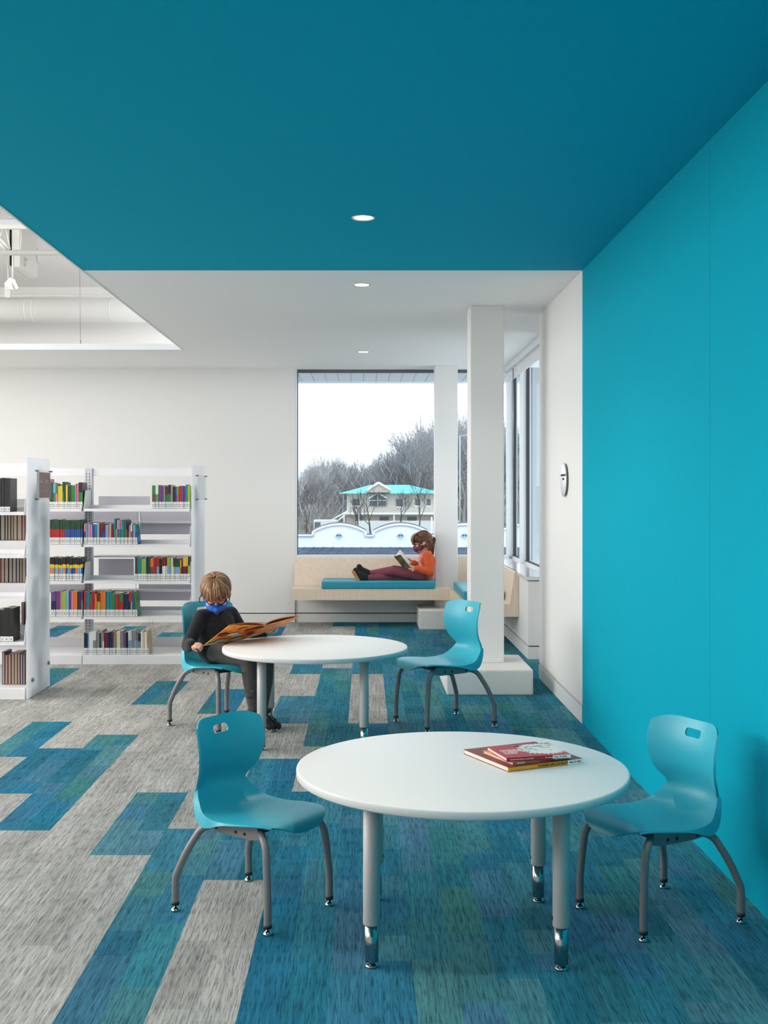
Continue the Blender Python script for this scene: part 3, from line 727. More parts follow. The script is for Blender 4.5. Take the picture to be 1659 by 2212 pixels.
row(-2.70, -2.392, 1.317, yf, 19, .205, PAL_L1, 'top', 'left bay', tall=(.05, .25, .03), hvar=.02)
row(-2.69, -2.392, 1.0145, yf, 20, .205, PAL_L2, 'second', 'left bay', hvar=.004)
row(-2.69, -2.392, .7066, yf, 20, .195, PAL_L3, 'third', 'left bay', hvar=.006)
row(-2.66, -2.392, .4026, yf, 15, .215, PAL_L4, 'fourth', 'left bay', runs=2, hvar=.004)
yb = YBk+.012
row(-2.66, -2.495, 1.317, yb, 7, .235, ['black'], 'top', 'front', 'near', lab=.036, hvar=.003)
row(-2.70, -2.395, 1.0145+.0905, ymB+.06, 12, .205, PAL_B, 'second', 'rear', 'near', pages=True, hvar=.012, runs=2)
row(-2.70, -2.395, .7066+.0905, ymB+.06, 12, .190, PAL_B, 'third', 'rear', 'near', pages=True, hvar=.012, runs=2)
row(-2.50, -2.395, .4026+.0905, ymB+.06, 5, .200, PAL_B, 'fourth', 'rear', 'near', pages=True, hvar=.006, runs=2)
row(-2.60, -2.475, .4026, yb+.01, 4, .23, ['black', 'black', 'brown'], 'fourth', 'front', 'near', lab=.036)
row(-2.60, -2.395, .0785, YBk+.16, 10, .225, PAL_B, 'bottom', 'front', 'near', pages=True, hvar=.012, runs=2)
print('BOOKS', NB)
# wire bookends hung under shelves
for (x, z) in ((X(300, 9.75), 1.297), (X(326, 9.75), .382), (X(297, 9.75), .686)):
    r = empty('wire_bookend', (x, 9.75, z), 0, {1.297: 'wire book support hanging below the top shelf', .382: 'wire book support hanging below the fourth shelf', .686: 'wire book support hanging below the third shelf'}[z], 'bookend', 'wire bookends')
    b = MB(); b.tube(smoothpath([(-.012, 0, 0), (-.015, 0, -.03), (-.0, -.02, -.10), (.018, -.02, -.145), (.022, .06, -.14), (.008, .03, -.03), (.002, .02, 0)], 5), .0016, M_STEEL, 6); b.build('wire_loop', r)

# ================================================================== OPEN CEILING STEELWORK
M_WST = mat('white_painted_steel', (232, 230, 226), .5)
YJ = 9.5
def sx(z): return z*.1567
def sy(z): return 430+z*.1567
r = empty('roof_joist', (-3.5, YJ, 3.45), 0, 'white open-web roof joist crossing the upper left corner', 'joist')
def lj(o): o.location = (3.5, -YJ, -3.45); return o
b = MB(); b.tube([(-8, YJ, Z(546, YJ)), (XS+.1, YJ, Z(546, YJ))], .023, M_WST, 16); lj(b.build('bottom_chord', r))
b = MB(); b.box(-8, XS+.1, YJ-.02, YJ+.02, Z(495, YJ), Z(486.5, YJ), M_WST); lj(b.build('top_chord', r))
b = MB()
def jp(px, py, Y=YJ): return (X(px, Y), Y, Z(py, Y))
for (a, c, rad) in (((14, 495), (21, 533), .006), ((6, 495), (0, 512), .006), ((0, 515), (21, 538), .014), ((-12, 512), (14, 540), .014), ((47, 495), (45, 540), .005)):
    b.tube([jp(*a), jp(*c)], rad, M_WST, 8)
for k in range(1, 8):
    b.tube([jp(-30*k, 495), jp(-30*k-18, 540)], .008, M_WST, 8); b.tube([jp(-30*k-18, 540), jp(-30*k-30, 495)], .008, M_WST, 8)
lj(b.build('web_bar', r))
r = empty('roof_beam', (X(37, 10.1), 10.1, 3.7), 0, 'white steel beam end behind the roof joist', 'beam')
b = MB(); b.box(-.035, .035, -.04, .5, -.25, .15, M_WST); b.box(-.055, -.05, -.05, .5, -.24, .15, M_STEEL); b.build('beam_web', r)
r = empty('ceiling_light_housing', (X(62, 10.6), 10.6, 3.62), 0, 'small white fixture housing behind the roof joist', 'light fixture')
b = MB(); b.box(-.09, .09, -.03, .12, -.02, .1, M_WST); b.build('housing', r, bevel=.004)
b = MB(); b.box(-.06, .02, -.04, -.031, -.018, .0, M_DARK); b.tube([(-.02, -.02, -.02), (-.02, -.02, -.10)], .03, M_WST, 14); b.build('socket', r)
r = empty('sway_brace', (X(27, YJ), YJ, Z(600, YJ)), 0, 'white sway brace and clevis bracket hanging under the joist', 'bracket')
def lb2(px, py): return (X(px, YJ)-X(27, YJ), 0, Z(py, YJ)-Z(600, YJ))
b = MB(); b.tube([lb2(28, 552), lb2(28, 602)], .0085, M_WST, 10); b.build('brace_rod', r)
b = MB(); b.prism([(lb2(p, q)[0], lb2(p, q)[2]) for p, q in ((10, 612), (22, 600), (32, 603), (41, 623), (36, 626), (26, 610), (30, 626), (12, 624))], 'Y', -.01, .01, M_WST); b.build('clevis', r)
b = MB(); b.sphere(lb2(15, 621), .011, M_STEEL); b.build('bolt', r)
r = empty('angle_strut', (X(43, 10.2), 10.2, Z(560, 10.2)), 0, 'white diagonal angle strut under the joist', 'strut')
b = MB(); b.tube([(-.05, 0, .06), (.055, 0, -.055)], .017, M_WST, 4); b.tube([(.0, 0, .035), (.07, 0, -.01)], .012, M_WST, 4); b.build('angle_bar', r)
YD = 11.75
r = empty('sprinkler_pipe', (-4, YD, Z(638.5, YD)), 0, 'thin white pipe running above the round duct', 'pipe')
b = MB(); b.tube([(-4, 0, 0), (XS+.05+4, 0, 0)], .015, M_WST, 12); b.build('pipe_run', r)
b = MB(); x_ = X(19.5, YD)+4; b.tube([(x_, 0, -.02), (x_-.01, -.02, .40)], .007, M_WST, 8); b.box(x_-.04, x_+.02, -.02, .02, -.02, .07, M_WST); b.build('pipe_hanger', r)
YD2 = 12.0
r = empty('round_duct', (-4, YD2, Z(669.5, YD2)), 0, 'white round air duct above the lowered ceiling at left', 'duct')
b = MB(); b.tube([(-4, 0, 0), (XS+.05+4, 0, 0)], .129, M_WST, 40)
for px in (60, 75, 243): b.tube([(X(px, YD2)+4-.006, 0, 0), (X(px, YD2)+4+.006, 0, 0)], .1315, M_WST, 40)
b.build('duct_run', r)
r = empty('hanger_wire', (X(174, 11.14), 11.14, 2.9), 0, 'thin wire hanging down to the white ceiling fascia', 'wire')
b = MB(); b.tube([(0, 0, .03), (-.012, 0, .95)], .002, M_STEEL, 6); b.build('wire_strand', r)
b = MB(); b.tube([(0, 0, .0), (0, 0, .045)], .005, M_STEEL, 8); b.build('wire_clip', r)

exec_people = True
# ================================================================== PEOPLE
def capsule_bm(bm, p0, p1, r0, r1, seg=14):
    p0 = Vector(p0); p1 = Vector(p1); d = p1-p0; L_ = d.length
    if L_ < 1e-6: d = Vector((0, 0, 1)); L_ = 1e-6
    q = d.to_track_quat('Z', 'Y').to_matrix().to_4x4()
    prof = []
    for k in range(7): a = -PI/2+PI/2*k/6; prof.append((r0*math.cos(a), r0*math.sin(a)))
    for k in range(1, 7): a = PI/2*k/6; prof.append((r1*math.cos(a), L_+r1*math.sin(a)))
    prof.insert(7, (r1, L_))
    rings = []
    for (r, z) in prof:
        rings.append([bm.verts.new(Matrix.Translation(p0) @ q @ Vector((max(r, 1e-4)*math.cos(2*PI*k/seg), max(r, 1e-4)*math.sin(2*PI*k/seg), z))) for k in range(seg)])
    for a, b_ in zip(rings, rings[1:]):
        for k in range(seg): bm.faces.new((a[k], a[(k+1) % seg], b_[(k+1) % seg], b_[k]))
    bm.faces.new(list(reversed(rings[0]))); bm.faces.new(rings[-1])
def ell_bm(bm, c, r, R=None):
    M_ = Matrix.Translation(Vector(c)) @ (R.to_4x4() if R is not None else Matrix.Identity(4)) @ Matrix.Diagonal((r[0], r[1], r[2], 1))
    bmesh.ops.create_uvsphere(bm, u_segments=24, v_segments=16, radius=1, matrix=M_)
def blob(name, prims, voxel, mt, parent=None, smooth=6, M=None):
    bm = bmesh.new()
    for p in prims:
        if p[0] == 'c': capsule_bm(bm, *p[1:])
        else: ell_bm(bm, *p[1:])
    me = bpy.data.meshes.new('t'); bm.to_mesh(me); bm.free()
    if M is not None: me.transform(M)
    o = bpy.data.objects.new('t', me); COL.objects.link(o)
    md = o.modifiers.new('r', 'REMESH'); md.mode = 'VOXEL'; md.voxel_size = voxel; md.use_smooth_shade = True
    md = o.modifiers.new('s', 'SMOOTH'); md.factor = .5; md.iterations = smooth
    me2 = eval_mesh(o, name); bpy.data.objects.remove(o)
    me2.materials.clear(); me2.materials.append(mt)
    for p in me2.polygons: p.use_smooth = True
    o = bpy.data.objects.new(name, me2); COL.objects.link(o)
    if parent: o.parent = parent
    return o
def head_prims(s=1.0):
    # local: +Y face forward, Z up, X to the person's right is -X ; origin = head centre; child's head
    P = [('e', (0, -.008*s, .022*s), (.071*s, .086*s, .078*s)), ('e', (0, .022*s, -.030*s), (.056*s, .060*s, .062*s)), ('e', (0, .040*s, -.068*s), (.032*s, .036*s, .026*s)),
         ('e', (0, .070*s, .028*s), (.045*s, .020*s, .022*s)), ('c', (0, .078*s, .004*s), (0, .093*s, -.026*s), .006*s, .010*s), ('e', (0, .086*s, -.030*s), (.014*s, .010*s, .008*s)),
         ('e', (.033*s, .060*s, -.022*s), (.024*s, .020*s, .022*s)), ('e', (-.033*s, .060*s, -.022*s), (.024*s, .020*s, .022*s)),
         ('e', (0, .076*s, -.052*s), (.020*s, .010*s, .005*s)), ('e', (0, .074*s, -.060*s), (.017*s, .010*s, .005*s)),
         ('e', (.029*s, .072*s, .002*s), (.014*s, .012*s, .010*s)), ('e', (-.029*s, .072*s, .002*s), (.014*s, .012*s, .010*s))]
    for sg in (-1, 1):
        P += [('e', (sg*.072*s, -.004*s, -.008*s), (.006*s, .014*s, .020*s)), ('e', (sg*.078*s, -.010*s, .002*s), (.004*s, .013*s, .018*s)), ('e', (sg*.071*s, .000*s, -.026*s), (.005*s, .008*s, .008*s))]
    return P
def xf(prims, M_):
    R = M_.to_3x3(); out = []
    for p in prims:
        if p[0] == 'c': out.append(('c', M_ @ Vector(p[1]), M_ @ Vector(p[2]), p[3], p[4]))
        else:
            RR = R @ (p[3] if len(p) > 3 and p[3] is not None else Matrix.Identity(3)); out.append(('e', M_ @ Vector(p[1]), p[2], RR))
    return out
def frame_m(o, x, y, z):
    m = Matrix.Identity(4)
    for i in range(3): m[i][0] = x[i]; m[i][1] = y[i]; m[i][2] = z[i]; m[i][3] = o[i]
    return m
def hand_prims(wrist, fwd, palm, s=1.0, side=1, curl=(.55, .75, .5), thumb_close=.5):
    # wrist point; fwd = direction of the fingers; palm = direction the palm faces ; side=+1 thumb on +x (fwd x palm)
    y = Vector(fwd).normalized(); n = Vector(palm); n = (n-y*n.dot(y)).normalized(); x = y.cross(n).normalized()*side
    w = Vector(wrist); P = []
    L_ = .058*s
    for k in (-1, -.33, .33, 1):
        P.append(('c', w+x*k*.010*s+y*.004*s, w+x*k*.019*s+y*L_, .0095*s, .0085*s))
    P.append(('e', w+x*.014*s+y*.025*s+n*.006*s, (.013*s, .016*s, .011*s)))
    lens = [(.026, .018, .014), (.029, .020, .015), (.027, .018, .014), (.021, .014, .012)]
    for i, k in enumerate((1, .33, -.33, -1)):
        b0 = w+x*k*.0195*s+y*L_; a = 0; d = y
        for j, l in enumerate(lens[i]):
            a += curl[j]; d = y*math.cos(a)+n*math.sin(a)+x*k*.06
            b1 = b0+d.normalized()*l*s; P.append(('c', b0, b1, (.0070-.0006*j)*s, (.0064-.0006*j)*s)); b0 = b1
    tb = w+x*.018*s+y*.018*s; t1 = tb+(x*.75+y*.6+n*.35).normalized()*.024*s
    t2 = t1+(x*(.45-thumb_close*.6)+y*.75+n*(.3+thumb_close*.5)).normalized()*.020*s; t3 = t2+(x*(.2-thumb_close*.6)+y*.8+n*(.2+thumb_close*.5)).normalized()*.016*s
    P += [('c', tb, t1, .0098*s, .0082*s), ('c', t1, t2, .0082*s, .0074*s), ('c', t2, t3, .0074*s, .0062*s)]
    return P
SKIN = mat('skin', (226, 172, 146), .5, bump=.02, bscale=200); SKIN.node_tree.nodes['Principled BSDF'].inputs['Subsurface Weight'].default_value = .12
SKIN.node_tree.nodes['Principled BSDF'].inputs['Subsurface Radius'].default_value = (.01, .004, .002)
def locks(name, M_, paths, mats, parent):
    b = MB()
    for i, (pts, r0, r1) in enumerate(paths):
        pp = smoothpath(pts, 3); n = len(pp)
        rs = [(r0+(r1-r0)*(k/(n-1))**1.5)*(.55 if k == 0 else 1) for k in range(n)]
        b.tube([M_ @ p for p in pp], rs, mats[i % len(mats)], 6)
    return b.build(name, parent, fix=False)
rh = random.Random(11)
def sph(az, el, rx, ry, rz, cz=.022):
    return Vector((rx*math.cos(el)*math.sin(az), -.006+ry*math.cos(el)*math.cos(az), cz+rz*math.sin(el)))

# ------------------------------ boy
PB = Vector((-.93, 7.10, .48))
boy = None
U = Vector((.697, -.717, 0)); RT = Vector((-.717, -.697, 0))    # facing, his right
neck = Vector((-.915, 7.075, .735)); chest = Vector((-.925, 7.09, .62))
hp = Vector((-.915, 7.015, .825))
fd = Vector((.12, -1, 0)).normalized(); tilt = math.radians(34)
yv = fd*math.cos(tilt)-Vector((0, 0, 1))*math.sin(tilt); xv = Vector((yv.y, -yv.x, 0)).normalized(); zv = xv.cross(yv).normalized()
roll = math.radians(3)
HM = frame_m(hp, xv, yv, zv) @ Matrix.Rotation(roll, 4, 'Y') @ Matrix.Scale(1.06, 4)
shR = Vector((-1.005, 7.005, .690)); elR = Vector((-1.078, 6.965, .525)); wrR = Vector((-1.042, 6.865, .537))
shL = Vector((-.842, 7.165, .692)); elL = Vector((-.768, 7.155, .575)); wrL = Vector((-.625, 7.160, .572))
hipR = Vector((-.945, 7.030, .482)); knR = Vector((-.700, 6.868, .445)); anR = Vector((-.672, 6.935, .135))
hipL = Vector((-.885, 7.13, .482)); knL = Vector((-.610, 6.985, .445)); anL = Vector((-.615, 7.02, .095))
toeR = Vector((-.575, 6.90, .035)); toeL = Vector((-.535, 6.945, .03))
def body_prims(HMx, s, hp_, neck_, chest_, pelvis, arms, legs, feet):
    P = xf(head_prims(), HMx)
    P += [('c', neck_, hp_+(neck_-hp_)*.35, .032*s, .034*s), ('c', chest_, neck_+(chest_-neck_)*.2, .075*s, .05*s), ('c', pelvis, chest_, .078*s, .078*s)]
    for (a, b_, c_) in arms: P += [('c', a, b_, .032*s, .026*s), ('c', b_, c_, .026*s, .018*s), ('c', neck_+(chest_-neck_)*.25, a, .04*s, .034*s)]
    for (a, b_, c_) in legs: P += [('c', a, b_, .056*s, .042*s), ('c', b_, c_, .040*s, .025*s)]
    for (a, b_) in feet: P += [('c', a, a.lerp(b_, .8), .018*s, .012*s)]
    return P
arms = [(shR, elR, wrR), (shL, elL, wrL)]; legs = [(hipR, knR, anR), (hipL, knL, anL)]
P = body_prims(HM, 1, hp, neck, chest, PB, arms, legs, [(anR, toeR), (anL, toeL)])
# right hand pinches the cover's corner, left hand under the far cover
P += hand_prims(wrR, (.62, -.42, -.02), (.35, .5, -.75), .80, -1, (.35, .95, .9), .9)
P.append(('e', wrR+Vector((.030, -.024, -.010)), (.015, .015, .014)))
P += hand_prims(wrL, (.85, -.35, .02), (-.1, .1, 1), .80, 1, (.25, .45, .4), .4)
def to_root(prims, org):
    T = Matrix.Translation(-Vector(org)); return xf(prims, T)
ORG = Vector((-.93, 7.10, .414))
boy = blob('person', to_root(P, ORG), .0032, SKIN, None, 4); boy.location = ORG
tag(boy, 'boy in black sweater and blue mask sitting at the table reading an open book', 'person')
TB = Matrix.Translation(-ORG)
# sweater
SW = mat('black_knit', (26, 26, 29), .95, bump=.5, bscale=220, sheen=.15)
P = [('c', PB+Vector((.004, -.004, .004)), chest, .110, .104), ('c', PB+Vector((-.02, -.045, .0)), PB+Vector((.05, .02, .0)), .088, .088), ('c', chest, neck+Vector((0, 0, -.052)), .095, .052), ('c', chest+Vector((-.02, -.02, .02)), chest+Vector((.02, .02, .02)), .093, .093),
     ('c', neck+Vector((0, 0, -.025)), neck+Vector((.006, -.006, .005)), .046, .042)]
for (a, b_, c_) in arms:
    P += [('c', neck+(chest-neck)*.4, a, .052, .046), ('c', a, b_, .046, .041), ('c', b_, c_.lerp(b_, .08), .042, .031)]
P += [('c', elR+Vector((-.005, 0, -.012)), wrR.lerp(elR, .3)+Vector((-.004, 0, -.012)), .038, .030)]
blob('sweater', to_root(P, ORG), .0045, SW, boy, 5)
# trousers
TR = mat('charcoal_trousers', (84, 81, 80), .9, bump=.8, bscale=22)
P = [('c', PB+Vector((-.03, -.03, -.016)), PB+Vector((.03, .03, -.016)), .072, .072)]
for (a, b_, c_) in legs:
    P += [('c', a+Vector((0, 0, -.006)), b_, .064, .054), ('c', b_, b_.lerp(c_, .5), .054, .050), ('c', b_.lerp(c_, .5), c_+Vector((0, 0, .015)), .049, .041)]
rw = random.Random(2)
for (a, b_, c_) in legs:
    for k in range(9):
        t = .12+.1*k; q = b_.lerp(c_, t); d = Vector((rw.uniform(-1, 1), rw.uniform(-1, 1), 0)).normalized()
        P.append(('e', q+d*.034, (.027, .027, .009)))
blob('trousers', to_root(P, ORG), .0045, TR, boy, 3)
# shoes
SHM = mat('black_shoe', (28, 28, 30), .6); SOLE = mat('pale_sole', (206, 200, 190), .6)
for an, toe in ((anR, toeR), (anL, toeL)):
    heel = an+Vector((-.03, .015, -.045)) if an is anR else an+Vector((-.03, .015, -.06))
    P = [('c', an+Vector((-.005, 0, -.01)), heel+Vector((.012, -.006, .018)), .035, .032), ('c', heel+Vector((.012, -.006, .018)), toe, .031, .028), ('c', an+Vector((-.005, 0, -.02)), toe.lerp(an, .3), .032, .027)]
    so = blob('shoe', to_root(P, ORG), .004, SHM, boy, 3)
    d = (toe-heel).normalized()
    b = MB(); pth = [heel+Vector((0, 0, -.008)), heel.lerp(toe, .5)+Vector((0, 0, -.017)), toe+Vector((0, 0, -.017))+d*.018]
    b.tube([p-ORG for p in pth], [.024, .026, .020], SOLE, 12)
    for p_ in pth: pass
    b.build('shoe_sole', so)
    b = MB()
    for k in range(4):
        q = an.lerp(toe, .35+.13*k)+Vector((0, 0, .028)); sd = Vector((-.5, -.8, 0)).normalized()
        b.tube([q-ORG+sd*.02+Vector((0, 0, -.01)), q-ORG+Vector((0, 0, .002)), q-ORG-sd*.02], .0022, mat('lace_white', (200, 190, 160), .7), 6)
    b.build('shoe_lace', so)
# hair
HB = [mat('brown_hair_a', (134, 92, 60), .42), mat('brown_hair_b', (104, 68, 44), .5), mat('brown_hair_c', (192, 142, 98), .4), mat('brown_hair_d', (118, 80, 52), .45)]
cap = [('e', (0, -.016, .038), (.082, .094, .080)), ('e', (0, -.045, .0), (.072, .064, .070)), ('e', (0, .045, .060), (.066, .044, .038))]
hm = blob('hair', xf(cap, TB @ HM), .004, HB[1], boy, 3)
paths = []
for i in range(420):
    az = rh.uniform(-PI, PI); el0 = rh.uniform(.95, 1.5)
    front = math.cos(az)
    el1 = (.16 if abs(front) < .45 else -.55)+rh.uniform(-.12, .1)
    if front > .3: el1 = .03+rh.uniform(-.10, .09)
    sw = rh.uniform(-.15, .25)
    pts = []
    for k in range(5):
        t = k/4; el = el0+(el1-el0)*t; a_ = az+sw*(1-t)*1.2+rh.uniform(-.02, .02); rr_ = 1+.015*rh.random()+.05*math.sin(t*PI)
        pts.append(sph(a_, el, .088*rr_, .106*rr_, .090*rr_, .030))
    paths.append((pts, rh.uniform(.006, .009), .0016))
locks('hair_lock', TB @ HM, paths, HB, hm)
# mask
MB_ = mat('blue_cotton', (44, 104, 214), .8, bump=.15, bscale=120)
Pm = [('e', (0, .036, -.036), (.066, .070, .040)), ('c', (0, .072, -.028), (0, .102, -.034), .034, .014), ('c', (0, .075, -.05), (0, .058, -.094), .030, .010), ('c', (-.03, .05, -.045), (.03, .05, -.045), .030, .030)]
mk = blob('face_mask', xf(Pm, TB @ HM), .003, MB_, boy, 5)
b = MB()
top = [Vector((-.064, .030, -.008)), Vector((-.045, .074, -.004)), Vector((-.018, .096, -.004)), Vector((0, .104, .000)), Vector((.018, .096, -.004)), Vector((.045, .074, -.004)), Vector((.064, .030, -.008))]
b.tube([TB @ HM @ p for p in smoothpath(top, 4)], .0028, M_DARK, 8); b.build('mask_trim', mk)
b = MB()
for sg in (-1, 1):
    b.tube([TB @ HM @ Vector(p) for p in ((sg*.060, .036, -.012), (sg*.076, .008, .004), (sg*.084, -.012, .012))], .0018, M_DARK, 6)
    b.tube([TB @ HM @ Vector(p) for p in ((sg*.050, .045, -.060), (sg*.072, .008, -.035), (sg*.081, -.008, -.022))], .0018, M_DARK, 6)
b.build('mask_strap', mk)
b = MB()
for sg in (-1, 1):
    e = HM @ Vector((sg*.086, -.006, -.004)); e = TB @ e
    b.tube([e, e+Vector((-.012*(-sg if False else 1)*(1 if sg > 0 else 1), 0, -.02)), e+Vector((-.010, 0, -.045))], .0028, M_DARK, 8)
    b.sphere(e+Vector((-.010, 0, -.052)), (.007, .007, .004), mat('teal_bead', (80, 150, 130), .4))
b.build('mask_lanyard', mk)
# eyes and lids, brows
def eyes(par, HMx, T, brown=(92, 62, 44)):
    b = MB()
    for sg in (-1, 1):
        c = T @ HMx @ Vector((sg*.029, .0815, .003))
        b.tube([T @ HMx @ Vector((sg*.029-.011, .080, -.001)), T @ HMx @ Vector((sg*.029, .0865, -.004)), T @ HMx @ Vector((sg*.029+.011, .080, -.001))], .0014, mat('eyelash', (60, 42, 34), .6), 6)
    b.build('eyelash', par)
    b = MB()
    for sg in (-1, 1):
        b.tube([T @ HMx @ Vector((sg*.029-.014*1, .084, .019)), T @ HMx @ Vector((sg*.029, .090, .022)), T @ HMx @ Vector((sg*.029+.014, .084, .019))], .0022, mat('eyebrow', brown, .7), 6)
    b.build('eyebrow', par)
eyes(boy, HM, TB)

# boy's open picture book
D_ = Vector((-.741, 6.99, .5505)); C_ = Vector((-.595, 6.84, .655)); A0 = Vector((-.962, 6.79, .538)); A1 = Vector((-.789, 6.65, .678)); F0 = Vector((-.547, 7.178, .598)); F1 = Vector((-.400, 7.03, .690))
ob = empty('open_picture_book', D_, 0, 'large open orange picture book in the boy\'s hands', 'book')
def quadgrid(b, p00, p10, p11, p01, mt, off, th, bulge=0, nx=10, nz=4, tf=lambda v: v):
    n = ((p10-p00).cross(p01-p00)).normalized(); top = []; bot = []
    for j in range(nz+1):
        for i in range(nx+1):
            u = i/nx; v = j/nz; p = p00.lerp(p10, u).lerp(p01.lerp(p11, u), v)+n*(off+bulge*math.sin(u*PI)**.7*(1-u*.55))
            top.append(p+n*th); bot.append(p)
    m = nx+1; N = len(top); fs = []
    for j in range(nz):
        for i in range(nx):
            a = j*m+i; fs.append((a, a+1, a+m+1, a+m)); fs.append((N+a, N+a+m, N+a+m+1, N+a+1))
    for i in range(nx): fs.append((i, N+i, N+i+1, i+1)); a = nz*m+i; fs.append((a, a+1, N+a+1, N+a))
    for j in range(nz): a = j*m; fs.append((a, a+m, N+a+m, N+a)); a = j*m+nx; fs.append((a, N+a, N+a+m, a+m))
    b.add([tf(v) for v in top+bot], fs, mt, False)
def cover_mat():
    m = bpy.data.materials.new('patchwork_cover'); m.use_nodes = True; n = m.node_tree.nodes; L = m.node_tree.links; bb = n['Principled BSDF']
    t = n.new('ShaderNodeTexCoord'); v = n.new('ShaderNodeTexNoise'); v.inputs['Scale'].default_value = 14; v.inputs['Detail'].default_value = 3
    r = n.new('ShaderNodeValToRGB'); e = r.color_ramp.elements; e[0].position = .35; e[0].color = lin((196, 96, 24)); e[1].position = .62; e[1].color = lin((248, 168, 50))
    k = e.new(.5); k.color = lin((236, 134, 34))
    L.new(t.outputs['Object'], v.inputs['Vector']); L.new(v.outputs['Fac'], r.inputs[0]); L.new(r.outputs[0], bb.inputs['Base Color']); bb.inputs['Roughness'].default_value = .35
    return m
M_COV = cover_mat()
TO = lambda v: v-D_
b = MB(); quadgrid(b, D_, A0, A1, C_, M_COV, 0, .003, tf=TO); lc = b.build('left_cover', ob)
b = MB(); quadgrid(b, C_, F1, F0, D_, M_COV, 0, .003, tf=TO); b.build('right_cover', ob)
def ip(a, c, d, e, u, v): return a.lerp(c, u).lerp(e.lerp(d, u), v)
for (q, th, nm) in (((D_, A0, A1, C_), 1, 'page_block'), ((C_, F1, F0, D_), 1, 'page_block')):
    nn = ((q[1]-q[0]).cross(q[3]-q[0])).normalized(); sgn = 1 if nn.z > 0 else -1
    b = MB(); a, c, d, e = q
    def bl(u, v): return ip(a, c, d, e, u, v)
    quadgrid(b, bl(0, .03), bl(.96, .03), bl(.96, .97), bl(0, .97), mat('warm_page', (214, 120, 74), .7), .0035*sgn if sgn > 0 else -.007, .004, .020*sgn, 14, 4, TO)
    b.build(nm, ob)
# painted ovals on the outside of the cover
b = MB()
ov = [((235, 232, 215), .30, .20, .045, .018), ((190, 200, 190), .45, .45, .05, .018), ((228, 226, 214), .60, .55, .045, .016), ((176, 186, 176), .72, .22, .05, .016), ((96, 40, 46), .86, .55, .045, .017),
      ((176, 48, 40), .25, .72, .055, .022), ((120, 44, 34), .12, .50, .035, .02), ((210, 120, 60), .5, .82, .04, .02), ((86, 34, 44), .10, .88, .04, .014), ((206, 208, 196), .85, .10, .04, .012)]
nA = ((A0-D_).cross(C_-D_)).normalized(); nA = nA if nA.z < 0 else -nA
for (c, u, v, a, bb_) in ov:
    ctr = ip(D_, A0, A1, C_, u, v); e1 = (A0-D_).normalized(); e2 = (C_-D_).normalized(); pts = []
    for k in range(16):
        an_ = 2*PI*k/16; pts.append(ctr+e1*a*.85*math.cos(an_)+e2*bb_*1.25*math.sin(an_)+nA*.0045-D_)
    pts2 = [p-nA*.0008 for p in pts]
    b.add(pts+pts2, [tuple(range(16)), tuple(range(31, 15, -1))]+[(k, (k+1) % 16, 16+(k+1) % 16, 16+k) for k in range(16)], flat(c, .4))
b.build('painted_ovals', lc)

# ------------------------------ girl
YG0 = 12.38
def gp(px, py, Y=YG0): return Vector((X(px, Y), Y, Z(py, Y)))
neckG = gp(922.5, 1191, 12.40); chestG = gp(923, 1212, 12.39); pelG = gp(916, 1243, 12.40)
hpG = gp(912.5, 1172, 12.40)
tilt = math.radians(12); yv = Vector((-math.cos(tilt), -.10, -math.sin(tilt))).normalized(); xv = Vector((0, 1, 0)).cross(Vector((0, 0, 1))) if False else Vector((yv.y, -yv.x, 0)).normalized(); zv = xv.cross(yv).normalized()
HG = frame_m(hpG, xv, yv, zv) @ Matrix.Scale(1.10, 4)
shN = gp(924.5, 1200, 12.28); elN = gp(929, 1236, 12.24); wrN = gp(899, 1227.5, 12.22)
shF = gp(924.5, 1200, 12.50); elF = gp(912, 1228, 12.53); wrF = gp(893, 1216, 12.46)
hipN = gp(912, 1243.5, 12.33); knN = gp(852, 1232.5, 12.34); anN = gp(801, 1239, 12.43)
hipF = gp(912, 1245.5, 12.45); knF = gp(853, 1247, 12.42); anF = gp(797, 1248.6, 12.31)
toeN = gp(776, 1224, 12.46); toeF = gp(768, 1232, 12.29)
P = body_prims(HG, 1.08, hpG, neckG, chestG, pelG, [(shN, elN, wrN), (shF, elF, wrF)], [(hipN, knN, anN), (hipF, knF, anF)], [(anN, toeN), (anF, toeF)])
P += hand_prims(wrN, (-1, .35, .10), (.0, 1, .1), .95, 1, (.2, .8, .7), .6)
P += hand_prims(wrF, (-.9, -.1, .45), (-.2, -1, .1), .95, -1, (.2, .6, .5), .6)
OG = Vector((pelG.x, pelG.y, .507)); TG = Matrix.Translation(-OG)
girl = blob('person', to_root(P, OG), .004, SKIN, None, 4); girl.location = OG
tag(girl, 'girl in orange cardigan and plum mask reading on the window bench, leaning on the column', 'person')
CAR = mat('orange_knit', (206, 84, 38), .9, bump=.4, bscale=160, sheen=.15)
P = [('c', pelG+Vector((.015, 0, .0)), chestG+Vector((.005, 0, 0)), .088, .090), ('c', chestG, neckG+Vector((0, 0, -.05)), .088, .055),
     ('c', neckG+Vector((0, .06, -.055)), neckG+Vector((0, -.06, -.055)), .045, .045)]
for (a, b_, c_) in ((shN, elN, wrN), (shF, elF, wrF)):
    P += [('c', neckG+(chestG-neckG)*.4, a, .055, .050), ('c', a, b_, .050, .046), ('c', b_, c_.lerp(b_, .05), .048, .034)]
blob('cardigan', to_root(P, OG), .005, CAR, girl, 5)
P = [('c', chestG+Vector((-.060, 0, .045)), chestG+Vector((-.068, 0, -.06)), .036, .034)]
blob('pink_shirt', to_root(P, OG), .005, mat('pink_cotton', (232, 160, 150), .8), girl, 3)
PLUM = mat('plum_cotton', (126, 62, 76), .85, bump=.7, bscale=24)
P = [('c', pelG+Vector((-.01, .05, -.004)), pelG+Vector((-.01, -.05, -.004)), .076, .076)]
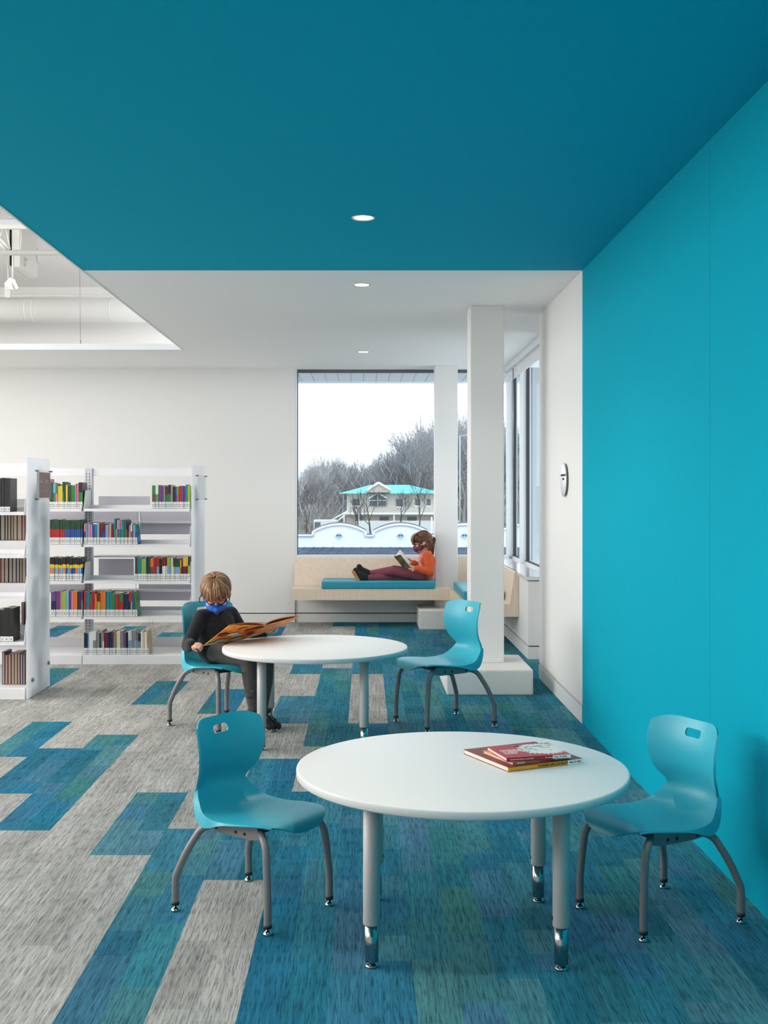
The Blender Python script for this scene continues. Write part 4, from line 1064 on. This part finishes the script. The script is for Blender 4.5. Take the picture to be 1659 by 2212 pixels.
for (a, b_, c_) in ((hipN, knN, anN), (hipF, knF, anF)):
    P += [('c', a, b_, .066, .058 if b_ is knN else .050), ('c', b_, c_, .055 if b_ is knN else .048, .036)]
blob('trousers', to_root(P, OG), .005, PLUM, girl, 3)
BT = mat('black_suede', (26, 25, 27), .9, bump=.2, bscale=200); TAN = mat('tan_sole', (196, 132, 76), .6)
for an, toe, hl in ((anN, toeN, gp(789, 1241, 12.45)), (anF, toeF, gp(779, 1250, 12.30))):
    P = [('c', an+Vector((-.015, 0, 0)), hl, .036, .034), ('c', hl, toe, .034, .029), ('c', an+Vector((-.03, 0, .01)), toe.lerp(hl, .35), .034, .030)]
    so = blob('boot', to_root(P, OG), .004, BT, girl, 3)
    d = (toe-hl).normalized(); nrm = Vector((-1, -.55 if an is anF else .2, -.35)).normalized(); nrm = (nrm-d*nrm.dot(d)).normalized(); sd = d.cross(nrm)
    poly = [(-.038, -.020), (-.030, -.027), (.0, -.026), (.05, -.024), (.10, -.031), (.145, -.026), (.162, 0), (.145, .026), (.10, .031), (.05, .024), (0, .026), (-.030, .027), (-.038, .020)]
    Mx = frame_m(hl+nrm*.026-OG, d, sd, nrm); b = MB(); sc_ = (toe-hl).length/.135
    b.prism([(p[0]*sc_, p[1]) for p in poly], 'Z', 0, .012, TAN, M=Mx); b.build('boot_sole', so, bevel=.002)
for an, hl in ((anN, gp(798, 1239, 12.43)), (anF, gp(794.5, 1248.5, 12.31))):
    blob('sock', to_root([('c', an, hl+Vector((-.01, 0, 0)), .031, .031)], OG), .005, mat('white_sock', (226, 222, 224), .9), girl, 2)
HG_ = [mat('auburn_hair_a', (96, 58, 40), .5), mat('auburn_hair_b', (74, 44, 32), .5), mat('auburn_hair_c', (122, 76, 50), .5)]
cap = [('e', (0, -.016, .032), (.080, .094, .078)), ('e', (0, -.038, .0), (.076, .066, .066)), ('e', (0, .054, .052), (.066, .048, .046))]
hg = blob('hair', xf(cap, TG @ HG), .005, HG_[0], girl, 3)
paths = []
for i in range(220):  # bangs
    x0 = rh.uniform(-.055, .055); dx = rh.uniform(-.006, .006)
    paths.append(([Vector((x0*.55, .035, .104)), Vector((x0*.9+dx, .078, .082)), Vector((x0*1.05+dx, .097, .045)), Vector((x0*1.05+dx, .093, rh.uniform(-.002, .014)))], .007, .002))
pt = Vector((0, -.100, .036))
for i in range(260):  # gathered back to the ponytail
    az = rh.uniform(-2.2, 2.2); el0 = rh.uniform(-.2, 1.35)
    p0 = sph(az, el0, .082, .095, .082, .030)
    if p0.y > .045 and p0.z < .07: continue
    p1 = sph(az*1.15, el0*.9, .086, .100, .086, .030)
    if az == 0: az = .01
    sg = math.copysign(1, az); mid = Vector((p0.x*.75, -.075, p0.z*.7+.012)); mid = mid+Vector((sg*.012, 0, 0))
    paths.append(([p0, p0.lerp(mid, .5)+(p0.lerp(mid, .5)-Vector((0, -.006, .03))).normalized()*.014, mid, pt+Vector((rh.uniform(-.01, .01), 0, rh.uniform(-.01, .01)))], .007, .004))
for i in range(90):   # ponytail
    o1 = Vector((rh.uniform(-.02, .02), rh.uniform(-.02, .015), 0)); o2 = Vector((rh.uniform(-.03, .03), rh.uniform(-.015, .03), 0))
    paths.append(([pt+o1*.4, pt+Vector((0, -.014, -.03))+o1, pt+Vector((0, .004, -.09))+o2, pt+Vector((0, .036, -.17+rh.uniform(-.02, .03)))+o2*1.2], .006, .002))
for i in range(36):   # loose strands by the neck
    sg = rh.choice((-1, 1)); a0 = Vector((sg*.076, -.035+rh.uniform(-.03, .02), .02))
    paths.append(([a0, a0+Vector((sg*.004, -.004, -.05)), a0+Vector((sg*.0, .0, -.10)), a0+Vector((0, .012, -.14+rh.uniform(-.03, .03)))], .0045, .0016))
locks('hair_lock', TG @ HG, paths, HG_, hg)
b = MB(); b.tube([TG @ HG @ (pt+Vector((.020*math.cos(a*PI/6), -.004, .020*math.sin(a*PI/6)))) for a in range(13)], .009, mat('lilac_scrunchie', (206, 186, 200), .8), 8); b.build('scrunchie', girl)
Pm = [('e', (0, .038, -.036), (.065, .068, .042)), ('c', (0, .070, -.030), (0, .098, -.038), .032, .014), ('c', (0, .070, -.055), (0, .052, -.080), .034, .020), ('c', (-.03, .045, -.045), (.03, .045, -.045), .034, .034)]
mk = blob('face_mask', xf(Pm, TG @ HG), .0035, mat('plum_mask', (112, 56, 74), .8), girl, 5)
b = MB()
for sg in (-1, 1):
    b.tube([TG @ HG @ Vector(p) for p in ((sg*.058, .045, -.010), (sg*.072, .018, .010), (sg*.082, -.008, .022))], .0022, M_DARK, 6)
    b.tube([TG @ HG @ Vector(p) for p in ((sg*.054, .030, -.055), (sg*.072, .008, -.030), (sg*.082, -.008, -.014))], .0022, M_DARK, 6)
    b.tube([TG @ HG @ Vector(p) for p in ((sg*.058, .045, -.008), (sg*.066, .028, -.035), (sg*.054, .028, -.062))], .0022, M_DARK, 6)
b.build('mask_strap', mk)
b = MB(); b.tube([TG @ HG @ p for p in smoothpath([Vector((-.062, .034, -.006)), Vector((-.045, .074, -.002)), Vector((0, .106, .002)), Vector((.045, .074, -.002)), Vector((.062, .034, -.006))], 4)], .0026, M_DARK, 8); b.build('mask_trim', mk)
eyes(girl, HG, TG, (96, 62, 46))
# girl's book
S0 = gp(851, 1202, 12.30); S1 = gp(873, 1229, 12.30); N0 = gp(865, 1198, 12.21); N1 = gp(887, 1225.5, 12.21); W0 = gp(864, 1187, 12.37); W1 = gp(886, 1214, 12.37)
gb = empty('open_paperback', S1, 0, 'open illustrated book in the girl\'s hands', 'book')
TOg = lambda v: v-S1
def gcov():
    m = mat('illustrated_cover', (96, 84, 52), .4, var=.75, vscale=16); return m
b = MB(); quadgrid(b, S0, S1, N1, N0, gcov(), 0, .002, tf=TOg); b.build('front_cover', gb)
b = MB(); quadgrid(b, S0, S1, W1, W0, mat('dark_cover_back', (60, 58, 56), .5), 0, .002, tf=TOg); b.build('back_cover', gb)
wp = mat('white_page', (228, 226, 222), .7)
b = MB(); quadgrid(b, W0.lerp(S0, .04)+Vector((.004, -.008, .004)), W1.lerp(S1, .04)+Vector((.004, -.008, .004)), S1+Vector((.006, -.004, 0)), S0+Vector((.006, -.004, 0)), wp, 0, .005, tf=TOg); b.build('page_block', gb)
b = MB(); quadgrid(b, N0.lerp(S0, .05)+Vector((.004, .008, .003)), N1.lerp(S1, .05)+Vector((.004, .008, .003)), S1+Vector((.005, .006, 0)), S0+Vector((.005, .006, 0)), wp, 0, .004, tf=TOg); b.build('page_block', gb)

# ================================================================== OUTDOORS
def at(px, py, Y): return (X(px, Y), Y, Z(py, Y))
# ground
b = MB(); b.add([(-60, 14.5, -5), (80, 14.5, -5), (80, 260, -4.5), (-60, 260, -4.5)], [(0, 1, 2, 3)], mat('dull_ground', (112, 108, 98), .9, var=.2, vscale=.4))
b.add([(-60, 118, -4.4), (80, 118, -4.4), (90, 200, 9), (20, 200, 5), (-60, 200, 1)], [(0, 1, 2, 3), (0, 3, 4)], MC['dull_ground'])
struct(b.build('ground'), 'ground and low hillside outside the window', 'ground')
# eave outside the window
ev = empty('roof_eave', (0, 13.1, 2.95), 0, 'pale panelled eave soffit just outside the back window', 'eave')
b = MB(); b.box(-3, 3.6, 0, 2.25, .0, .15, mat('soffit_panel', (200, 206, 212), .5)); b.build('soffit', ev)
b = MB()
for i in range(22): b.box(-1.5+i*.165-.003, -1.5+i*.165+.003, 0, 2.25, -.0015, .001, mat('seam_grey', (120, 126, 132), .6))
b.build('panel_seam', ev)
b = MB(); b.box(-3, 3.6, 2.25, 2.30, -.02, .2, M_ALU); b.build('fascia', ev)
r = empty('exterior_pier', (1.93, 12.95, -1), 0, 'grey pier just outside the side window', 'pier')
b = MB(); b.box(-.06, .06, -.25, .25, 0, 3.95, mat('pier_grey', (170, 176, 180), .6)); b.build('pier_shaft', r)
# parapet building
YP = 43.0; b = MB(); pts = []
base_l = 1157
def arc(px0, px1, ytop, yb):
    out = []
    for k in range(21):
        t = k/20; xx = px0+(px1-px0)*t; h_ = 1-(2*t-1)**2
        out.append((xx, yb+(ytop-yb)*h_))
    return out
PR = [(540, base_l)]+[(676-137, base_l)]*0+[(676, base_l)]+arc(676, 790, 1133, 1149)+[(790, 1158), (807, 1158)]+arc(807, 924, 1133, 1149)+[(924, 1158), (944, 1158)]+arc(944, 1062, 1133, 1149)+[(1062, 1158), (1079, 1158)]+arc(1079, 1195, 1133, 1149)+[(1195, 1158), (1300, 1158)]
pb = empty('parapet_building', (0, YP, -3), 0, 'white building with scalloped parapet and blue diamond tiles', 'building')
M_PAR = mat('white_stucco', (236, 240, 244), .7)
poly = [(X(a, YP), Z(c, YP)+3) for a, c in PR]+[(X(1300, YP), Z(1182, YP)+2.3), (X(540, YP), Z(1182, YP)+2.3)]
b = MB(); b.prism(poly, 'Y', 0, .5, M_PAR); b.build('parapet_wall', pb)
b = MB(); pth = [(X(a, YP), -.04, Z(c, YP)+3.0) for a, c in PR]
for a, c in zip(pth, pth[1:]):
    if (Vector(a)-Vector(c)).length > .01: b.tube([a, c], .05, M_PAR, 6)
b.build('cornice', pb)
b = MB(); pth = [(X(a, YP), .25, Z(c, YP)+3.06) for a, c in PR]
for a, c in zip(pth, pth[1:]):
    if (Vector(a)-Vector(c)).length > .01: b.tube([a, c], .035, mat('slate_cap', (96, 104, 116), .5), 6)
b.build('roof_edge', pb)
for px in (732, 865, 1003, 1137):
    c = Vector((X(px, YP), -.06, Z(1156.5, YP)+3)); b = MB(); d = .115
    for (ox, oz, cc) in ((0, .5, (170, 200, 214)), (0, -.5, (170, 200, 214)), (.5, 0, (58, 104, 154)), (-.5, 0, (58, 104, 154))):
        q = c+Vector((ox*d, 0, oz*d)); b.prism([(q.x-d*.46, q.z), (q.x, q.z+d*.46), (q.x+d*.46, q.z), (q.x, q.z-d*.46)], 'Y', -.08, -.05, flat(cc))
    b.prism([(c.x-d*1.35, c.z), (c.x, c.z+d*1.35), (c.x+d*1.35, c.z), (c.x, c.z-d*1.35)], 'Y', -.05, -.0, M_PAR)
    b.build('diamond_tile', pb)
rf = mat('slate_metal_roof', (64, 76, 96), .8, var=.2, vscale=2, spec=.2)
b = MB(); b.add([(-16, -.02, 2.40), (16, -.02, 2.40), (16, -22, .6), (-16, -22, .6), (-16, -.02, 2.2), (16, -.02, 2.2), (16, -22, .4), (-16, -22, .4)], [(0, 1, 2, 3), (7, 6, 5, 4), (0, 4, 5, 1), (3, 2, 6, 7), (0, 3, 7, 4), (1, 5, 6, 2)], rf); ro = b.build('lower_roof', pb)
b = MB()
for i in range(70): x_ = -12+i*.36; b.tube([(x_-.0, -.02, 2.41), (x_-3.0, -22, .61)], .018, mat('seam_dark', (62, 74, 92), .5), 4)
b.build('roof_seam', ro)
# house with teal roof
YH = 112.0
hs = empty('teal_roofed_house', (X(836, YH), YH, Z(1136, YH)), 0, 'two-storey beige house with teal roof among bare trees', 'house')
def hx(px): return X(px, YH)-X(836, YH)
def hz(py): return Z(py, YH)-Z(1136, YH)
M_HW = mat('beige_siding', (190, 180, 170), .8); M_RT = mat('teal_metal_roof', (70, 190, 200), .5); M_TRM = mat('house_trim', (232, 232, 230), .6); M_HG = mat('house_glass', (78, 84, 92), .2)
b = MB(); b.box(hx(749), hx(950), 0, 6, -1.5, hz(1064), M_HW); b.build('wall', hs)
b = MB(); e = hz(1066); t_ = hz(1047)
b.add([(hx(732), -1, e), (hx(962), -1, e), (hx(962), 7, e), (hx(732), 7, e), (hx(800), 3, t_), (hx(886), 3, t_)], [(0, 1, 5, 4), (1, 2, 5), (2, 3, 4, 5), (3, 0, 4), (3, 2, 1, 0)], M_RT); b.build('roof', hs)
b = MB(); b.prism([(hx(792), hz(1064)), (hx(817), hz(1044)), (hx(843), hz(1060)), (hx(843), hz(1064))], 'Y', -1.4, 2, M_HW)
for (a, c) in (((789, 1062), (817, 1043)), ((817, 1043), (845, 1060))): b.tube([(hx(a[0]), -1.5, hz(a[1])), (hx(c[0]), -1.5, hz(c[1]))], .13, M_TRM, 6)
b.build('gable', hs)
b = MB(); b.prism([(hx(799), hz(1093)), (hx(834), hz(1093)), (hx(834), hz(1074)), (hx(817), hz(1066)), (hx(799), hz(1074))], 'Y', -.25, -.05, M_HG)
for (a, c) in (((796, 1077), (816, 1064)), ((816, 1064), (836, 1076)), ((798, 1081), (834, 1081)), ((816, 1066), (816, 1093))): b.tube([(hx(a[0]), -.3, hz(a[1])), (hx(c[0]), -.3, hz(c[1]))], .09 if c[1] != 1093 and c[1] != 1081 else .04, M_TRM, 6)
b.build('window', hs)
for (a, c, d, e2) in ((761, 777, 1078, 1092), (856, 870, 1078, 1094), (897, 908, 1078, 1092), (922, 930, 1078, 1092), (820, 840, 1116, 1126), (768, 782, 1114, 1126), (880, 900, 1116, 1128)):
    b = MB(); b.box(hx(a), hx(c), -.06, .02, hz(e2), hz(d), M_HG); b.box(hx(a)-.06, hx(c)+.06, -.08, .02, hz(e2)-.1, hz(e2), M_TRM); b.build('window', hs)
b = MB(); b.box(hx(742), hx(952), -2.2, 0, hz(1110.5), hz(1107), M_TRM)
for px in (744, 775, 850, 905): b.box(hx(px)-.06, hx(px)+.06, -2.1, -1.98, -1.5, hz(1110), M_TRM)
b.build('porch_roof', hs)
b = MB(); b.tube([(hx(718), -2.5, hz(1122)), (hx(752), -2.5, hz(1103))], .07, M_TRM, 6); b.tube([(hx(726), -2.5, hz(1128)), (hx(745), -2.5, hz(1112))], .07, M_TRM, 6); b.build('stair_rail', hs)
# low shed left of the house, low wall, street lamp
r = empty('utility_shed', at(702, 1150, 80), 0, 'low pale shed with dark door left of the teal-roofed house', 'shed')
b = MB(); b.box(-.8, .8, 0, 2, -2, .85, mat('shed_grey', (206, 208, 208), .7)); b.build('shed_wall', r)
b = MB(); b.box(-.72, -.32, -.05, .02, -1.8, .72, mat('shed_door', (84, 90, 98), .6)); b.build('door', r)
r = empty('boundary_wall', at(870, 1150, 84), 0, 'low pale wall behind the scalloped parapet', 'wall')
b = MB(); b.box(-3.2, 4.2, 0, .3, -2, .85, mat('shed_grey', (206, 208, 208), .7)); b.build('wall_panel', r)
r = empty('far_shed', at(650, 1110, 140), 0, 'distant white flat roof at the left edge of the window', 'shed')
b = MB(); b.box(-2, 2, 0, 3, .2, 1.1, M_TRM); b.box(-1.9, 1.9, .1, 3, -2, .2, mat('far_wall', (130, 132, 134), .8)); b.build('shed_block', r)
r = empty('street_lamp', at(993.5, 1150, 60), 0, 'tall thin street lamp seen between the two columns', 'street lamp')
b = MB(); b.tube([(0, 0, -1), (0, 0, 5.1)], .035, mat('lamp_grey', (176, 180, 184), .5), 8); b.build('pole', r)
b = MB(); b.tube([(0, 0, 5.05), (.35, 0, 5.12)], .035, MC['lamp_grey'], 6); b.box(.3, .55, -.08, .08, 5.08, 5.16, MC['lamp_grey']); b.build('lamp_head', r)
r = empty('white_post', at(932.5, 1150, 70), 0, 'short white post right of the house', 'post')
b = MB(); b.tube([(0, 0, -1), (0, 0, .95)], .04, M_TRM, 8); b.build('post_shaft', r)

# trees
M_BARK = [mat('hazed_grey_bark', (158, 157, 161), .9), mat('hazed_brown_bark', (144, 138, 138), .9), mat('hazed_pale_bark', (178, 177, 181), .9)]  # far trees: bark lightened and blued, distance haze put into the colour
def gen_tree(seed, Hh, depth, mt, spread=.5, trunk=None, twig=.012, nb=3, start=.2):
    rg = random.Random(seed); b = MB()
    def br(p, d, L_, r, dep):
        n = 3; pts = [p]; q = p; dd = d
        for k in range(n):
            dd = (dd+Vector((rg.uniform(-1, 1), rg.uniform(-1, 1), rg.uniform(-.5, 1)))*.13).normalized(); q = q+dd*L_/n; pts.append(q)
        r1 = max(r*.6, twig*.5)
        b.tube(pts, [r+(r1-r)*k/n for k in range(n+1)], mt, 5 if dep > 2 else 3, cap=False)
        if dep == 0: return
        m = nb+(1 if rg.random() < .5 else 0)
        for k in range(m):
            t = 1 if k == 0 else rg.uniform(.35, 1); i = min(n-1, int(t*n)); s_ = pts[i].lerp(pts[i+1], t*n-i)
            a = rg.uniform(0, 2*PI); sp = spread*rg.uniform(.5, 1.3)*(0.5 if k == 0 else 1)
            o1 = dd.orthogonal().normalized(); o2 = dd.cross(o1)
            nd = (dd+(o1*math.cos(a)+o2*math.sin(a))*sp+Vector((0, 0, .12))).normalized()
            br(s_, nd, L_*rg.uniform(.62, .85), r1*(.95 if k == 0 else .7), dep-1)
    br(Vector((0, 0, 0)), Vector((0, 0, 1)), Hh*.30, Hh*.016, depth)
    return b
def tree_proto(seed, Hh, depth, mt, **kw):
    b = gen_tree(seed, Hh, depth, mt, **kw)
    o = b.build('bare_tree', fix=False); return o
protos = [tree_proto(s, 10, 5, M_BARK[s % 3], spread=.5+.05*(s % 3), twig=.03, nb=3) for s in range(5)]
rt = random.Random(9)
def topy(px):
    pts = [(600, 1050), (637, 1040), (665, 1008), (700, 990), (740, 985), (790, 996), (830, 985), (860, 965), (890, 940), (920, 918), (960, 900), (1005, 895), (1060, 905), (1200, 930), (1400, 940)]
    for a, c in zip(pts, pts[1:]):
        if a[0] <= px <= c[0]: return a[1]+(c[1]-a[1])*(px-a[0])/(c[0]-a[0])
    return 1000
k = 0; uses = {0: 0}
specs = []
for layer, (Y0, Y1, n) in enumerate(((128, 140, 40), (141, 158, 44), (160, 180, 40))):
    for i in range(n):
        px = 600+(1330-600)*(i+rt.random())/n; Y = rt.uniform(Y0, Y1); specs.append((px, Y, topy(px)+rt.uniform(-6, 22)+(-0)*layer))
first = set()
for (px, Y, ty) in specs:
    pi_ = rt.randrange(5)
    if pi_ not in first: o = protos[pi_]; first.add(pi_)
    else: o = protos[pi_].copy(); COL.objects.link(o)
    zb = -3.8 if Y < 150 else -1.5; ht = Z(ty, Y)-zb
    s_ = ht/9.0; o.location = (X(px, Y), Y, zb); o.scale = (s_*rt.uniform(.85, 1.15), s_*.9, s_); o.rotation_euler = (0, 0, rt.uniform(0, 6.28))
    tag(o, 'bare grey winter tree in the woods behind the teal-roofed house', 'tree', 'bare trees of the wooded hillside')
# undergrowth mass of twigs
b = MB(); rg = random.Random(77)
for i in range(9000):
    px = rg.uniform(600, 1330); Y = rg.uniform(122, 185); ty = topy(px)+28
    if 735 < px < 950 and Y < 125: continue
    z0 = -4+rg.random()**.8*(Z(ty, Y)+4); p = Vector((X(px, Y), Y, z0)); d = Vector((rg.uniform(-1, 1), rg.uniform(-.3, .3), rg.uniform(.4, 1.8))).normalized()
    q = p+d*rg.uniform(.8, 2.6); w_ = .035
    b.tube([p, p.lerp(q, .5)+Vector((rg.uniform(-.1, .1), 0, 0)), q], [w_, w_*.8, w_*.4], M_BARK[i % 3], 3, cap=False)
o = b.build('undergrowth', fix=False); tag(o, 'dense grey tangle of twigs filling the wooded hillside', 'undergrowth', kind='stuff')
# nearer trees in front of the house
for (px, py, Y, Hh, seed, lab, yscale) in ((801, 1160, 75, 4.4, 31, 'dark forked bare tree in front of the teal-roofed house gable', 1), (868, 1160, 78, 4.2, 32, 'bare bushy tree before the right half of the house', 1), (905, 1160, 80, 4.6, 35, 'bare tree before the right end of the house', 1),
                                  (662, 1165, 72, 4.2, 33, 'bare tree at the left edge of the back window', 1), (770, 1160, 90, 3.6, 34, 'small bare tree before the left corner of the house', 1)):
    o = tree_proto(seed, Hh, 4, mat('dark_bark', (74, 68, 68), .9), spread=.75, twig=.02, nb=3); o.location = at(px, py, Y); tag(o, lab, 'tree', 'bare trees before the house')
